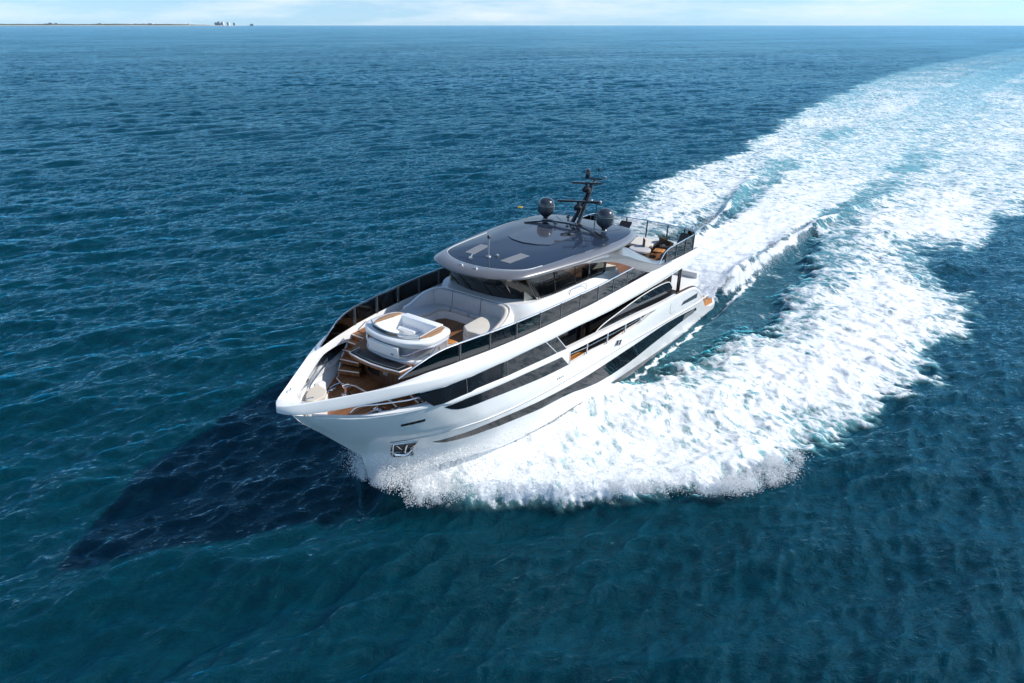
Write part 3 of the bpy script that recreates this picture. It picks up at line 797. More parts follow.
# ---- full beam windows of the main deck, with the slanting glass aft of them
UW_B = [(25.28, 4.15), (24.0, 4.22), (22.7, 4.19), (21.1, 4.12), (19.42, 4.04)]
UW_T = [(25.95, 4.80), (24.2, 4.92), (22.8, 4.95), (21.6, 4.95), (20.45, 4.93)]
UG_B = [(19.34, 4.04), (18.75, 3.97)]
UG_T = [(20.36, 4.92), (19.72, 4.90)]
yB = lambda x, z: float(BO(x)) - .07
mdk = MB(); mdk.prism([(24.4, 2.05), (23, 2.5), (19.3, 2.75), (19.3, -2.75), (23, -2.5), (24.4, -2.05)], 2.8, 4.66)
cabin = mdk.build('main_cabin', 'interior_dark', yacht)
for sg in (1, -1):
    uw = solid_patch('saloon_window', UW_B, UW_T, yB, 0, 'hull_glass', yacht, sg)
    for xq in (24.15, 22.35):
        mb = MB(); mb.tube([(xq - .05, sg * (yB(xq, 0) + .004), 4.2), (xq + .05, sg * (yB(xq, 0) + .004), 4.93)], .012, 5); mb.build('window_mullion', 'boot_grey', uw)
    sg_ = solid_patch('fashion_glass', UG_B, UG_T, yB, 0, 'clear_glass', yacht, sg, n=10)
    mb = MB(); mb.tube([(19.38, sg * (yB(19.4, 0) + .01), 4.03), (20.40, sg * (yB(20.4, 0) + .01), 4.93)], .022, 6)
    mb.tube([(18.72, sg * (yB(18.8, 0) + .01), 3.97), (19.70, sg * (yB(19.7, 0) + .01), 4.91)], .022, 6); mb.build('glass_edge', 'chrome', sg_)
    # main saloon side behind the side deck
    ys = lambda x, z: 2.35
    ssd = solid_patch('saloon_side', [(19.3, 2.86), (6.9, 2.7)], [(19.3, 4.7), (6.9, 4.7)], ys, 0, 'bronze_panel', yacht, sg, th=.06, n=12)
    solid_patch('saloon_glass', [(18.6, 3.45), (16.6, 3.40)], [(18.9, 4.5), (16.6, 4.5)], ys, .012, 'hull_glass', ssd, sg, n=8)
    solid_patch('saloon_glass', [(15.15, 3.45), (12.5, 3.55), (10, 3.75), (8.2, 3.9)], [(15.15, 4.55), (12.5, 4.55), (10, 4.55), (8.2, 4.55)], ys, .012, 'hull_glass', ssd, sg)
    sw = [(16.3, 3.60), (15.48, 3.84), (13.79, 3.98), (12.65, 4.06), (11.53, 4.10), (10.21, 4.09), (8.77, 3.95), (8.2, 3.55)]
    swb = [(16.3, 2.92), (15.48, 2.92), (13.79, 2.92), (12.65, 2.92), (11.53, 2.92), (10.21, 2.92), (8.77, 2.9), (8.2, 2.9)]
    wp = solid_patch('wing_panel', swb, sw, lambda x, z: 2.93, 0, 'hull_glass', yacht, sg, th=.05)
    mb = MB(); mb.tube([(x, sg * 2.93, z + .02) for x, z in smooth_curve(sw, 40)], .022, 8); mb.build('sweep_trim', 'white_gelcoat', wp)
    for xq in (16.35, 15.6):
        mb = MB(); mb.box(xq - .14, xq + .14, min(sg * 2.36, sg * 2.50), max(sg * 2.36, sg * 2.50), 2.9, 4.68); mb.build('door_pillar', 'black_paint', ssd, bevel=.02)
    # side deck
    mb = MB(); out = [(x, sg * (float(hy(x, 2.9)) - .13)) for x in np.linspace(8.3, 18.9, 30)] + [(18.9, sg * 2.36), (8.3, sg * 2.36)]
    mb.prism(out, 2.84, 2.90); mb.build('side_deck', 'teak_golden', yacht)
    mb = MB(); mb.prism([(18.9, sg * 2.3), (19.0, sg * 2.3), (19.0, sg * 3.12), (18.9, sg * 3.12)], 2.84, 4.0); mb.build('side_deck_bulkhead', 'dark_trim', yacht)
    # posts under the aft overhang
    for xq, yq in ((6.9, 2.72), (6.5, 2.66)):
        mb = MB(); mb.tube([(xq, sg * yq, 2.6), (xq + .1, sg * yq, 4.68)], .05, 10); mb.build('overhang_post', 'bronze_panel', yacht)
# aft cockpit floor and lounge back, only glimpsed
mb = MB(); mb.box(3.4, 7.2, -2.62, 2.62, 2.30, 2.40); mb.build('aft_cockpit_deck', 'white_moulding', yacht)
mb = MB(); mb.box(3.5, 6.4, -2.5, 2.62, 2.402, 2.82); mb.box(3.5, 3.9, -2.5, 2.62, 2.80, 3.15); mb.build('aft_cockpit_sofa', 'white_moulding', yacht, bevel=.08)
mb = MB(); mb.box(6.8, 6.9, -2.3, 2.3, 2.40, 4.68); mb.build('saloon_door', 'hull_glass', yacht)

# ---- swim platform
pl = [(2.6, 2.72), (.7, 2.86), (.1, 2.62), (-.15, 1.9), (-.2, 0), (-.15, -1.9), (.1, -2.62), (.7, -2.86), (2.6, -2.72)]
mb = MB(); mb.prism(pl, .36, .58); swim = mb.build('swim_platform', 'white_gelcoat', yacht, bevel=.03)
mb = MB(); mb.prism([(x * .93 + .1, y * .955) for x, y in pl], .584, .60); mb.build('platform_teak', 'teak_golden', swim)
for sg in (1, -1):
    mb = MB(); mb.tube([(.35, sg * 2.2, .6), (.35, sg * 2.2, .72), (.35, sg * 2.5, .72), (.35, sg * 2.5, .6)], .03, 8); mb.tube([(.65, sg * 2.28, .6), (.65, sg * 2.28, .82)], [.09, .06], 10); mb.build('platform_cleat', 'chrome', swim)

# ---- upper deck floors
fl = [(x, y) for x, y in arc_resample(ic[:10], 40)]
fl = [(x, y + .06) for x, y in fl if x < 23.2] + [(23.2, 2.5)]
out = fl + [(x, -y) for x, y in reversed(fl)]
mb = MB(); mb.prism(out, 4.58, 4.72); mb.build('upper_deck', 'teak_deck', yacht)
mb = MB(); aft = [(5.45, 3.15), (5.2, 2.4), (5.02, 1.2), (4.98, 0), (5.02, -1.2), (5.2, -2.4), (5.45, -3.15)]
mb.prism([(5.8, 3.15)] + aft + [(5.8, -3.15)], 4.70, 4.98); mb.build('aft_coaming', 'white_gelcoat', yacht, bevel=.04)
plat = [(22.9, 2.42), (23.95, 2.30), (23.97, 1.72), (24.6, 1.58), (25.05, 1.36), (25.40, 1.12), (25.52, .5), (25.54, 0)]
plat = plat + [(x, -y) for x, y in plat[-2::-1]]
wall = [(22.9, 2.42), (23.95, 2.30), (23.97, 1.78), (24.4, 1.55), (24.72, 1.2), (24.9, .6), (24.93, 0)]
wall = wall + [(x, -y) for x, y in wall[-2::-1]]
mb = MB(); mb.prism(wall, 3.70, 4.818); fplat = mb.build('foredeck_platform', 'teak_dark', yacht)
mb = MB(); mb.prism(plat, 4.82, 4.925); mb.build('platform_top', 'teak_deck', fplat)
mb = MB(); mb.prism([(24.935, -.10), (24.95, -.10), (24.95, .12), (24.935, .12)], 4.30, 4.66); mb.build('locker_door', 'galvanised', fplat, bevel=.004)
mb = MB(); mb.prism([(24.80, -.95), (24.93, -.6), (24.93, -.3), (24.80, -.3)], 4.15, 4.70); mb.build('locker_window', 'hull_glass', fplat)

# ---- mooring deck in the bow
out = [(x, float(hy(x, 3.75)) - .10) for x in np.linspace(23.4, 27.75, 24)]
out = out + [(x, -y) for x, y in reversed(out)]
mb = MB(); mb.prism(out, 3.66, 3.74); moor = mb.build('mooring_deck', 'teak_deck', yacht)
lp = [(24.2, 2.0), (25.0, 1.95), (25.52, 1.68), (25.70, 1.25), (25.52, .80), (25.58, .3), (25.58, 0)]
lp = lp + [(x, -y) for x, y in lp[-2::-1]]
mb = MB(); mb.prism(lp, 3.742, 3.90); st0 = mb.build('landing_step', 'teak_deck', yacht)
mb = MB(); mb.tube([(x + .01, y * 1.005, 3.885) for x, y in lp], .024, 6); mb.build('step_nosing', 'white_moulding', st0)

# ---- stairs from the foredeck down to the mooring deck
STEPS = [(24.08, 1.96, 4.90, 0), (24.33, 1.90, 4.72, .06), (24.57, 1.82, 4.53, .14), (24.82, 1.70, 4.33, .24), (25.06, 1.52, 4.10, .40)]
for sg in (1, -1):
    for x, y, z, r_ in STEPS:
        Mx = Matrix.Translation((x, sg * y, z)) @ Matrix.Rotation(-sg * r_, 4, 'Z')
        mb = MB(); mb.box(-.17, .15, -.37, .37, -.17, 0, Mx); tr = mb.build('stair_tread', 'teak_deck', yacht)
        mb = MB(); mb.box(.151, .175, -.38, .38, -.025, .006, Mx); mb.build('tread_nosing', 'white_moulding', tr)
    mb = MB(); A = np.array([(23.9, 2.38, 5.02), (24.4, 2.30, 4.74), (24.9, 2.12, 4.36), (25.25, 1.92, 4.02), (25.3, 1.88, 3.76)])
    P = [[(x, sg * y, z), (x, sg * (y - .05), z), (x, sg * (y - .05), 3.7), (x, sg * y, 3.7)] for x, y, z in A]
    mb.rings(np.array(P), True, True); mb.build('stair_stringer', 'white_moulding', yacht)
    mb = MB(); mb.tube([(24.05, sg * 1.50, 4.93), (24.05, sg * 1.53, 5.45), (24.25, sg * 1.55, 5.55), (24.55, sg * 1.60, 5.35)], .018, 8); mb.build('stair_handrail', 'chrome', yacht)
    # bow handrails
    mb = MB(); pr = [(27.3, 4.30), (27.1, 4.46), (26.6, 4.44), (25.9, 4.42), (25.55, 4.42), (25.42, 4.22)]
    mb.tube([(x, sg * (float(hy(x, 4.3)) - .20), z) for x, z in smooth_curve(pr, 26)], .020, 8); mb.build('bow_handrail', 'chrome', yacht)
    # fairlead housing and fittings
    if sg < 0:
        mb = MB(); mb.box(26.42, 26.72, min(sg * 1.12, sg * 1.36), max(sg * 1.12, sg * 1.36), 3.74, 4.30); fh = mb.build('fairlead_housing', 'white_gelcoat', yacht, bevel=.07, seg=3)
    for cx, cy in ((25.95, 1.28), (26.3, 1.12)):
        mb = MB()
        for dx in (-.09, .09): mb.tube([(cx + dx, sg * cy, 3.74), (cx + dx, sg * cy, 3.90)], .035, 8)
        mb.tube([(cx - .22, sg * cy, 3.91), (cx, sg * cy, 3.93), (cx + .22, sg * cy, 3.91)], [.025, .04, .025], 8); mb.build('mooring_cleat', 'chrome', yacht)
    mb = MB(); mb.lathe([(0, 3.74), (.17, 3.74), (.17, 3.80), (.09, 3.84), (.08, 4.02), (.13, 4.06), (.13, 4.12), (0, 4.14)], (25.98, sg * .72, 0), 18); wl_ = mb.build('windlass', 'chrome', yacht)
    mb = MB(); mb.box(26.12, 26.5, min(sg * .66, sg * .78), max(sg * .66, sg * .78), 3.742, 3.80); mb.build('chain_roller', 'galvanised', wl_, bevel=.01)
# beige corner seat in the starboard bow
pad = [(26.86, -.98), (27.25, -.95), (27.6, -.70), (27.84, -.38), (27.74, -.16), (27.25, -.18), (26.95, -.45)]
mb = MB(); mb.prism(pad, 3.74, 4.30); bb = mb.build('bow_seat', 'white_gelcoat', yacht, bevel=.02)
mb = MB(); mb.prism([(27.33 + (x - 27.33) * .94, -.56 + (y + .56) * .94) for x, y in pad], 4.302, 4.46); mb.build('seat_cushion', 'beige_cushion', bb, bevel=.05, seg=3)

# ---- black sun pad in front of the tub
mb = MB(); q = [(24.93, 1.12), (25.40, 1.07), (25.50, .55), (25.53, 0), (25.50, -.55), (25.40, -1.07), (24.93, -1.12), (25.02, 0)]
mb.prism(q, 4.927, 4.985); sp = mb.build('sun_pad', 'charcoal_mat', yacht, bevel=.02)
mb = MB(); mb.tube([(24.93, 1.15, 4.95), (25.42, 1.10, 4.95), (25.52, .55, 4.95), (25.56, 0, 4.95), (25.52, -.55, 4.95), (25.42, -1.10, 4.95), (24.93, -1.15, 4.95)], .024, 6); mb.build('pad_edging', 'white_moulding', sp)
mb = MB(); mb.tube([(25.02, .98, 4.99), (25.34, .95, 4.99), (25.42, .5, 4.99), (25.45, 0, 4.99), (25.42, -.5, 4.99), (25.34, -.95, 4.99), (25.02, -.98, 4.99)], .008, 5); mb.build('pad_piping', 'galvanised', sp)

# ---- hot tub block
def tub_ring(s, z, rear=23.02, front=24.98, w=1.40, ny=1.0):
    half = [(rear, 0), (rear, w * .55), (rear + .10, w * .86), (rear + .45, w * .97), (rear + 1.0, w), (front - .55, w * .93), (front - .20, w * .68), (front - .05, w * .36), (front, 0)]
    c = smooth_curve(half, 34)
    c = np.vstack([c, np.stack([c[-2:0:-1, 0], -c[-2:0:-1, 1]], 1)])
    cx = (rear + front) / 2
    return [(cx + (x - cx) * s, y * s, z) for x, y in c]
def tub_hole(z=5.682):
    poly = [(23.28, .84), (23.28, -.84), (24.37, -.97), (24.66, -.47), (24.73, 0), (24.66, .47), (24.37, .97)]
    out = []
    for x, y, _ in tub_ring(.97, z, front=24.95):
        d = np.array((x - 23.98, y)); best = 1.0
        for (ax, ay), (bx_, by_) in zip(poly, poly[1:] + poly[:1]):
            e = np.array((bx_ - ax, by_ - ay)); w = np.array((ax - 23.98, ay))
            det = d[0] * -e[1] + e[0] * d[1]
            if abs(det) < 1e-9: continue
            t_ = (w[0] * -e[1] + e[0] * w[1]) / det; u_ = (d[0] * w[1] - d[1] * w[0]) / det
            if -1e-6 <= u_ <= 1 + 1e-6 and 0 < t_ < best: best = t_
        out.append((23.98 + d[0] * best, d[1] * best, z))
    return out
mb = MB()
mb.rings([tub_ring(1.0, 4.925), tub_ring(1.0, 4.97), tub_ring(.985, 5.01), tub_ring(.955, 5.03, front=24.92)])
tub = mb.build('hot_tub', 'white_gelcoat', yacht, angle=30)
mb = MB(); mb.rings([tub_ring(.955, 5.025, front=24.92), tub_ring(.94, 5.15, front=24.90), tub_ring(.95, 5.36, front=24.92), tub_ring(.96, 5.44, front=24.94)]); mb.build('tub_apron', 'apron_grey', tub)
# silver band that dips in a V round the front panel
fr_ = np.array(tub_ring(.975, 5.40, front=24.97)); P = []
for x, y, z in fr_:
    dip_ = .26 * float(sstep(1.30, .72, abs(y))) * (1 if x > 24 else 0)
    P.append((x + .02 * (x > 24), y * 1.005, z + .05 - dip_))
mb = MB(); mb.tube(np.vstack([P, P[:1]]), .026, 6); mb.build('accent_band', 'chrome', tub)
mb = MB(); mb.rings([tub_ring(.955, 5.43, front=24.94), tub_ring(.985, 5.50, front=24.98), tub_ring(1.0, 5.57, front=25.0), tub_ring(1.0, 5.635, front=25.0), tub_ring(.992, 5.662, front=24.98), tub_ring(.97, 5.678, front=24.95), tub_hole()])
mb.build('tub_rim', 'white_gelcoat', tub, angle=40)
# flat front panel with its small mark
P = []
for s in np.linspace(-.62, .66, 14):
    xq = 25.02 - .10 * s * s
    P.append([(xq - .03, s, 5.10), (xq + .035, s, 5.12), (xq + .055, s, 5.46), (xq - .02, s, 5.48)])
mb = MB(); mb.rings(np.array(P), True, True); fp = mb.build('tub_front_panel', 'white_moulding', tub, bevel=.0)
mb = MB(); mb.box(25.05, 25.075, .40, .50, 5.20, 5.25); mb.build('panel_mark', 'galvanised', fp)
# inside of the tub
def bq(s, z): 
    c = [(23.30, .80), (23.30, -.80), (24.35, -.92), (24.62, -.45), (24.68, 0), (24.62, .45), (24.35, .92)]
    cx, cy = 23.98, 0
    return [(cx + (x - cx) * s, y * s, z) for x, y in c]
mb = MB(); mb.rings([bq(1.06, 5.695), bq(1.0, 5.70), bq(.97, 5.66), bq(.95, 5.30)]); mb.rings([bq(.95, 5.30), bq(.66, 5.29), bq(.62, 4.98)], cap1=True); mb.build('tub_basin', 'basin_white', tub, angle=40)
mb = MB(); c_ = tub_ring(.93, 5.688, front=24.88); b_ = bq(1.06, 5.69)
for sg in (1, -1):
    q = [(23.16, .87), (23.20, 1.04), (23.55, 1.18), (24.0, 1.18), (24.38, 1.03), (24.36, .97), (23.32, .87)]
    mb2 = MB(); mb2.prism([(x, sg * y) for x, y in q], 5.685, 5.712); mb2.build('teak_side', 'teak_pale', tub, bevel=.006)
    mb2 = MB(); mb2.lathe([(0, 0), (.035, 0), (.035, .02), (0, .022)], (23.35, sg * .45, 5.30), 12); mb2.lathe([(0, 0), (.035, 0), (.035, .02), (0, .022)], (24.3, sg * .40, 5.302), 12); mb2.build('tub_jet', 'chrome', tub)
mb.prism([(23.0, .8), (23.28, .8), (23.28, -.8), (23.0, -.8)], 5.60, 5.70); mb.build('tub_back_ledge', 'basin_white', tub, bevel=.02)
mb = MB(); mb.box(23.30, 23.62, -.70, .05, 5.29, 5.40); mb.build('tub_seat', 'basin_white', tub, bevel=.05, seg=3)
# windbreak of blue-grey glass and chrome round the front
cf = [(24.45, 1.08), (24.66, .72), (24.77, .3), (24.80, 0), (24.77, -.3), (24.66, -.72), (24.45, -1.08)]
cs = smooth_curve(cf, 30)
mb = MB(); mb.rings([[(x, y, 5.69), (x - .02, y * .99, 5.69), (x - .03, y * .99, 5.80), (x - .01, y, 5.80)] for x, y in cs], True, True); mb.build('tub_windbreak', 'clear_glass', tub)
mb = MB(); mb.tube([(x - .02, y, 5.81) for x, y in cs], .018, 8); mb.build('tub_handrail', 'chrome', tub)
# access step behind the tub
mb = MB(); mb.box(22.62, 22.95, .65, 1.15, 4.72, 5.02); ts = mb.build('tub_step', 'white_gelcoat', yacht, bevel=.03)
mb = MB(); mb.box(22.65, 22.92, .68, 1.12, 5.023, 5.045); mb.build('step_top', 'teak_golden', ts)

# ---- foredeck sofa
back = [(21.75, -2.09, 5.19), (21.45, -2.04, 5.27), (21.1, -1.95, 5.48), (20.8, -1.80, 5.65), (20.45, -1.50, 5.75), (20.34, -.82, 5.75), (20.33, .05, 5.75), (20.34, .96, 5.75), (20.42, 1.48, 5.75), (20.75, 1.80, 5.70), (21.3, 1.98, 5.56), (22.2, 2.05, 5.34)]
bc = smooth_curve(back, 111)
ctr = np.array((22.0, 0.0))
def back_sections(c, th0, th1, zb, lean):
    R = []
    for i, p in enumerate(c):
        tg = c[min(i + 1, len(c) - 1)] - c[max(i - 1, 0)]
        n_ = np.array((-tg[1], tg[0])); n_ /= np.linalg.norm(n_) + 1e-9
        if np.dot(n_, ctr - p[:2]) < 0: n_ = -n_              # towards the seat
        f = lambda o, z: (p[0] + n_[0] * o, p[1] + n_[1] * o, z)
        R.append([f(th0, zb), f(th1 + lean, zb), f(th1 + lean * .6, zb + (p[2] - zb) * .5), f(th1, p[2] - .05), f(th1 - .05, p[2]), f(th0 + .03, p[2]), f(th0, p[2] - .03)])
    return np.array(R)
seat_out = [(20.36, -1.5), (20.36, 1.45)]
so = [(p[0], p[1]) for p in smooth_curve([b_[:2] for b_ in back], 40)]
stb = [(20.72, .66), (20.68, .05), (20.66, -.6), (20.72, -1.05), (20.95, -1.20), (21.5, -1.16), (22.0, -1.30), (22.45, -1.62), (22.55, -2.05)]
prt = [(22.15, 2.02), (22.15, 1.05), (21.85, .72), (20.95, .66)]
mb = MB(); ins = 0.04
base_out = [p for p in so] + [(x, y) for x, y in prt + stb]
mb.prism(base_out, 4.722, 5.02); sofa = mb.build('foredeck_sofa', 'white_moulding', yacht)
def seat_piece(pts, z0=5.02, z1=5.18, m_='grey_cushion'):
    mb = MB(); mb.prism(pts, z0, z1); return mb.build('seat_cushion', m_, sofa, bevel=.05, seg=3)
seat_piece([(20.40, -.80), (20.40, .02), (20.70, .02), (20.68, -.6), (20.71, -.80)])
seat_piece([(20.40, .05), (20.42, .71), (20.74, .71), (20.71, .05)])
seat_piece([(20.45, -1.45), (20.40, -.83), (20.73, -.83), (20.75, -1.05), (20.95, -1.17), (21.5, -1.13), (22.0, -1.27), (22.42, -1.60), (22.50, -2.02), (21.9, -2.10), (21.3, -1.98), (20.85, -1.78)])
seat_piece([(20.45, .74), (20.52, 1.48), (20.85, 1.76), (21.35, 1.92), (22.10, 1.98), (22.14, 1.10), (21.85, .74), (20.95, .68)], 5.02, 5.27, 'cream_cushion')  # sunlit port end: the sunlight is put into the cream colour
cuts = [0, 34, 49, 64, 80, 111]
mats_ = ['grey_cushion', 'grey_cushion', 'grey_cushion', 'grey_cushion', 'cream_cushion']  # shaded backs grey, sunlit port end cream: light and shade as cushion colours
for k in range(5):
    a0, a1 = cuts[k], cuts[k + 1]
    mb = MB(); seg_ = bc[a0:a1 + 1].copy()
    if k > 0: seg_[0] = seg_[0] * .80 + seg_[1] * .20
    if k < 4: seg_[-1] = seg_[-1] * .80 + seg_[-2] * .20
    mb.rings(back_sections(seg_, -.04, .13, 5.12, .06), True, True); mb.build('back_cushion', mats_[k], sofa, angle=50)
R = []
for p, q in zip(back_sections(bc, 0, 0, 5, 0)[:, 0], bc):
    pass
def shell_sections(c):
    R = []
    for i, p in enumerate(c):
        tg = c[min(i + 1, len(c) - 1)] - c[max(i - 1, 0)]
        n_ = np.array((-tg[1], tg[0])); n_ /= np.linalg.norm(n_) + 1e-9
        if np.dot(n_, ctr - p[:2]) < 0: n_ = -n_
        f = lambda o, z: (p[0] + n_[0] * o, p[1] + n_[1] * o, z)
        R.append([f(-.05, 4.725), f(-.05, p[2] - .02), f(-.09, p[2] + .02), f(-.14, p[2] + .01), f(-.24, p[2] - .20), f(-.30, 4.725)])
    return np.array(R)
mb = MB(); mb.rings(shell_sections(bc), True, True); mb.build('sofa_surround', 'white_gelcoat', yacht, angle=40)

# ---- wheelhouse
top = [(20.25, 0), (20.25, 1.2), (20.12, 1.62), (19.75, 1.95), (19.2, 2.12), (18, 2.18), (16, 2.20), (14.3, 2.20), (13.0, 2.10), (12.4, 1.9)]
bot = [(20.3, 0), (20.3, 1.3), (20.2, 1.80), (19.85, 2.15), (19.2, 2.36), (18, 2.46), (16, 2.50), (14.3, 2.48), (12.9, 2.36), (12.2, 2.1)]
tc_, bc_ = arc_resample(top, 46), arc_resample(bot, 46)
ztop_ = T([(12.4, 5.30), (13, 5.38), (14.3, 5.62), (16, 5.70), (18, 5.74), (19, 5.77), (20.3, 5.77)])
R = []
for sg in (1, -1):
    P = []
    for k in range(46):
        x, y = tc_[k]; X_, Y_ = bc_[k]; z = float(ztop_(x))
        P.append([(X_, sg * Y_, 4.72), (X_ * .6 + x * .4, sg * (Y_ * .6 + y * .4), z - .30), (x * .9 + X_ * .1, sg * (y * .9 + Y_ * .1), z - .05), (x, sg * y, z), (x - .30 * (k < 14), sg * (y - (.22 if k > 6 else 0)), z + .005)])
    R.append(np.array(P))
mb = MB(); mb.grid(R[0]); mb.grid(R[1][:, ::-1]); wh = mb.build('wheelhouse_coaming', 'white_gelcoat', yacht, angle=40)
mb = MB(); mb.prism([(20.3, 1.2), (20.3, -1.2), (19.2, -2.0), (19.2, 2.0)], 5.735, 5.77); mb.build('windshield_ledge', 'white_gelcoat', wh)
wb = np.array([(19.90, 0), (19.87, .55), (19.74, 1.09), (19.50, 1.47), (19.08, 1.97)]); wt_ = np.array([(20.86, 0), (20.80, .56), (20.64, 1.08), (20.26, 1.64), (19.88, 1.99)])
WBc, WTc = smooth_curve(wb, 41), smooth_curve(wt_, 41)
def full(c): return np.vstack([np.stack([c[:0:-1, 0], -c[:0:-1, 1]], 1), c])
FB, FT = full(WBc), full(WTc)                     # 81 points from starboard to port
gs = [0, 16, 32, 49, 65, 80]
for k in range(5):
    a0, a1 = gs[k], gs[k + 1]
    P = np.array([[(FB[i, 0] + (FT[i, 0] - FB[i, 0]) * s, FB[i, 1] + (FT[i, 1] - FB[i, 1]) * s, 5.77 + .98 * s) for s in (0, .5, 1)] for i in range(a0, a1 + 1)])
    Pi = P.copy(); Pi[..., 0] -= .015
    mb = MB(); mb.grid(P); mb.grid(Pi[:, ::-1]); mb.build('windshield_pane', 'cabin_glass', wh)
for k in (0, 1, 2, 3, 4, 5):
    i = gs[k]; r_ = .05 if k in (0, 5) else .028
    mb = MB(); mb.tube([(FB[i, 0], FB[i, 1], 5.75), (FT[i, 0], FT[i, 1], 6.76)], r_, 8); mb.build('windshield_pillar', 'black_paint', wh)
mb = MB(); mb.tube([(x + .01, y, 5.785) for x, y in FB], .022, 6); mb.build('windshield_gasket', 'black_paint', wh)
for y0, y1 in ((-.75, -.25), (.35, .85), (1.3, 1.0)):
    mb = MB()
    i0 = int(np.argmin(abs(FB[:, 1] - y0))); i1 = int(np.argmin(abs(FB[:, 1] - y1)))
    p0 = np.array((FB[i0, 0] + .05, FB[i0, 1], 5.80)); p1 = np.array((FB[i1, 0] * .35 + FT[i1, 0] * .65 + .03, FB[i1, 1] * .35 + FT[i1, 1] * .65, 6.42))
    mb.tube([p0, p1], .014, 6); mb.build('wiper', 'black_paint', wh)
sb = [(19.03, 2.02, 5.78), (18, 2.10, 5.745), (16.6, 2.13, 5.72), (15.4, 2.13, 5.68), (14.2, 2.12, 5.63)]
stp = [(19.84, 2.02, 6.76), (18.3, 2.10, 6.76), (16.8, 2.13, 6.76), (15.5, 2.13, 6.76), (14.0, 2.12, 6.76)]
for sg in (1, -1):
    B_, T_ = smooth_curve(sb, 33), smooth_curve(stp, 33)
    for k in range(4):
        P = np.array([[B_[i] + (T_[i] - B_[i]) * s for s in (0, .5, 1)] for i in range(k * 8, k * 8 + 9)]); P[..., 1] *= sg
        mb = MB(); mb.grid(P); Pi = P.copy(); Pi[..., 1] -= sg * .015; mb.grid(Pi[:, ::-1]); mb.build('side_window', 'cabin_glass', wh)
    for k in range(5):
        i = k * 8
        mb = MB(); mb.tube([B_[i] * (1, sg, 1), T_[i] * (1, sg, 1)], .022 if 0 < k < 4 else .05, 8); mb.build('window_post', 'black_paint', wh)
    mb = MB(); mb.tube([p * (1, sg, 1) + (0, sg * .01, 0) for p in B_], .02, 6); mb.build('window_sill', 'black_paint', wh)
    mb = MB(); mb.tube([(x, sg * 1.95, z) for x, z in ((18.4, 6.12), (16.5, 6.08), (14.6, 6.02))], .016, 6); mb.build('grab_rail', 'chrome', wh)
    # beige inner pillar lining seen through the quarter pane
    mb = MB(); mb.prism([(19.62, sg * 1.74), (19.58, sg * 1.70), (18.98, sg * 1.86), (19.0, sg * 1.92)], 5.78, 6.70); mb.build('pillar_lining', 'interior_beige', wh)
mb = MB(); mb.box(14.2, 19.7, -1.95, 1.95, 4.722, 4.74); mb.build('wheelhouse_floor', 'interior_dark', wh)
mb = MB(); mb.prism([(19.75, 1.1), (19.5, 1.45), (18.9, 1.45), (18.8, 0), (18.9, -1.45), (19.5, -1.45), (19.75, -1.1)], 4.74, 5.74); mb.build('dashboard', 'interior_dark', wh, bevel=.04)
for yq in (-.55, .55):
    mb = MB(); mb.box(17.85, 18.35, yq - .28, yq + .28, 4.74, 5.35); mb.box(17.75, 17.92, yq - .28, yq + .28, 5.33, 6.05); mb.build('helm_seat', 'interior_beige', wh, bevel=.05)
mb = MB(); mb.box(12.6, 13.9, .9, 1.9, 4.722, 5.50); mb.build('wet_bar', 'cream_cushion', yacht, bevel=.05)
mb = MB(); mb.box(11.2, 13.0, -1.9, -.9, 4.722, 5.25); mb.build('aft_sofa', 'cream_cushion', yacht, bevel=.08)

# ---- hardtop
ro = [(21.10, 0), (21.06, .50), (20.88, 1.05), (20.35, 1.90), (19.4, 2.22), (17.8, 2.50), (16.6, 2.68), (15, 2.80), (13.6, 2.76), (12.3, 2.52), (11.55, 2.12), (11.25, 1.5), (11.2, 0)]
rb = [(20.50, 0), (20.43, .62), (20.14, 1.30), (19.6, 1.82), (18.4, 2.04), (16.5, 2.22), (14.7, 2.46), (13.3, 2.46), (12.2, 2.2), (11.75, 1.7), (11.62, 1.0), (11.6, .4), (11.6, 0)]
def closed(c, n=60):
    h_ = arc_resample(c, n); return np.vstack([h_, np.stack([h_[-2:0:-1, 0], -h_[-2:0:-1, 1]], 1)])
RO, RB = closed(ro), closed(rb)
def ring(A, B, f, z): return [(a_[0] + (b_[0] - a_[0]) * f, a_[1] + (b_[1] - a_[1]) * f, z if not callable(z) else z(a_[0])) for a_, b_ in zip(A, B)]
zr = lambda d: (lambda x: 6.78 + d + .02 * math.sin((x - 11) / 10 * math.pi))
mb = MB(); mb.rings([ring(RO, RB, 1.25, 6.74), ring(RO, RB, .18, zr(-.02)), ring(RO, RB, .03, zr(0)), ring(RO, RB, -.015, zr(.05)), ring(RO, RB, .05, zr(.11)), ring(RO, RB, .55, zr(.18)), ring(RO, RB, .93, zr(.215)), ring(RO, RB, 1.0, zr(.20))], cap0=True)
hard = mb.build('hardtop', 'silver_paint', yacht, angle=50)
cR = np.array((16.0, 0.0))
def crown(s, z): return [(cR[0] + (x - cR[0]) * s, y * s, z + .02 * math.sin((x - 11) / 10 * math.pi)) for x, y in RB]
mb = MB(); mb.rings([crown(1.0, 6.985), crown(.97, 7.0), crown(.88, 7.03), crown(.7, 7.075), crown(.45, 7.115), crown(.2, 7.13), crown(.02, 7.132)], cap1=True); mb.build('roof_panel', 'roof_paint', hard, angle=60)
mb = MB(); mb.tube(np.vstack([np.array(ring(RO, RB, .985, zr(.215)))[:15][::-1], np.array(ring(RO, RB, .985, zr(.215)))[-1:-26:-1]]), .012, 6, cap=True); mb.build('roof_edge_trim', 'white_gelcoat', hard)
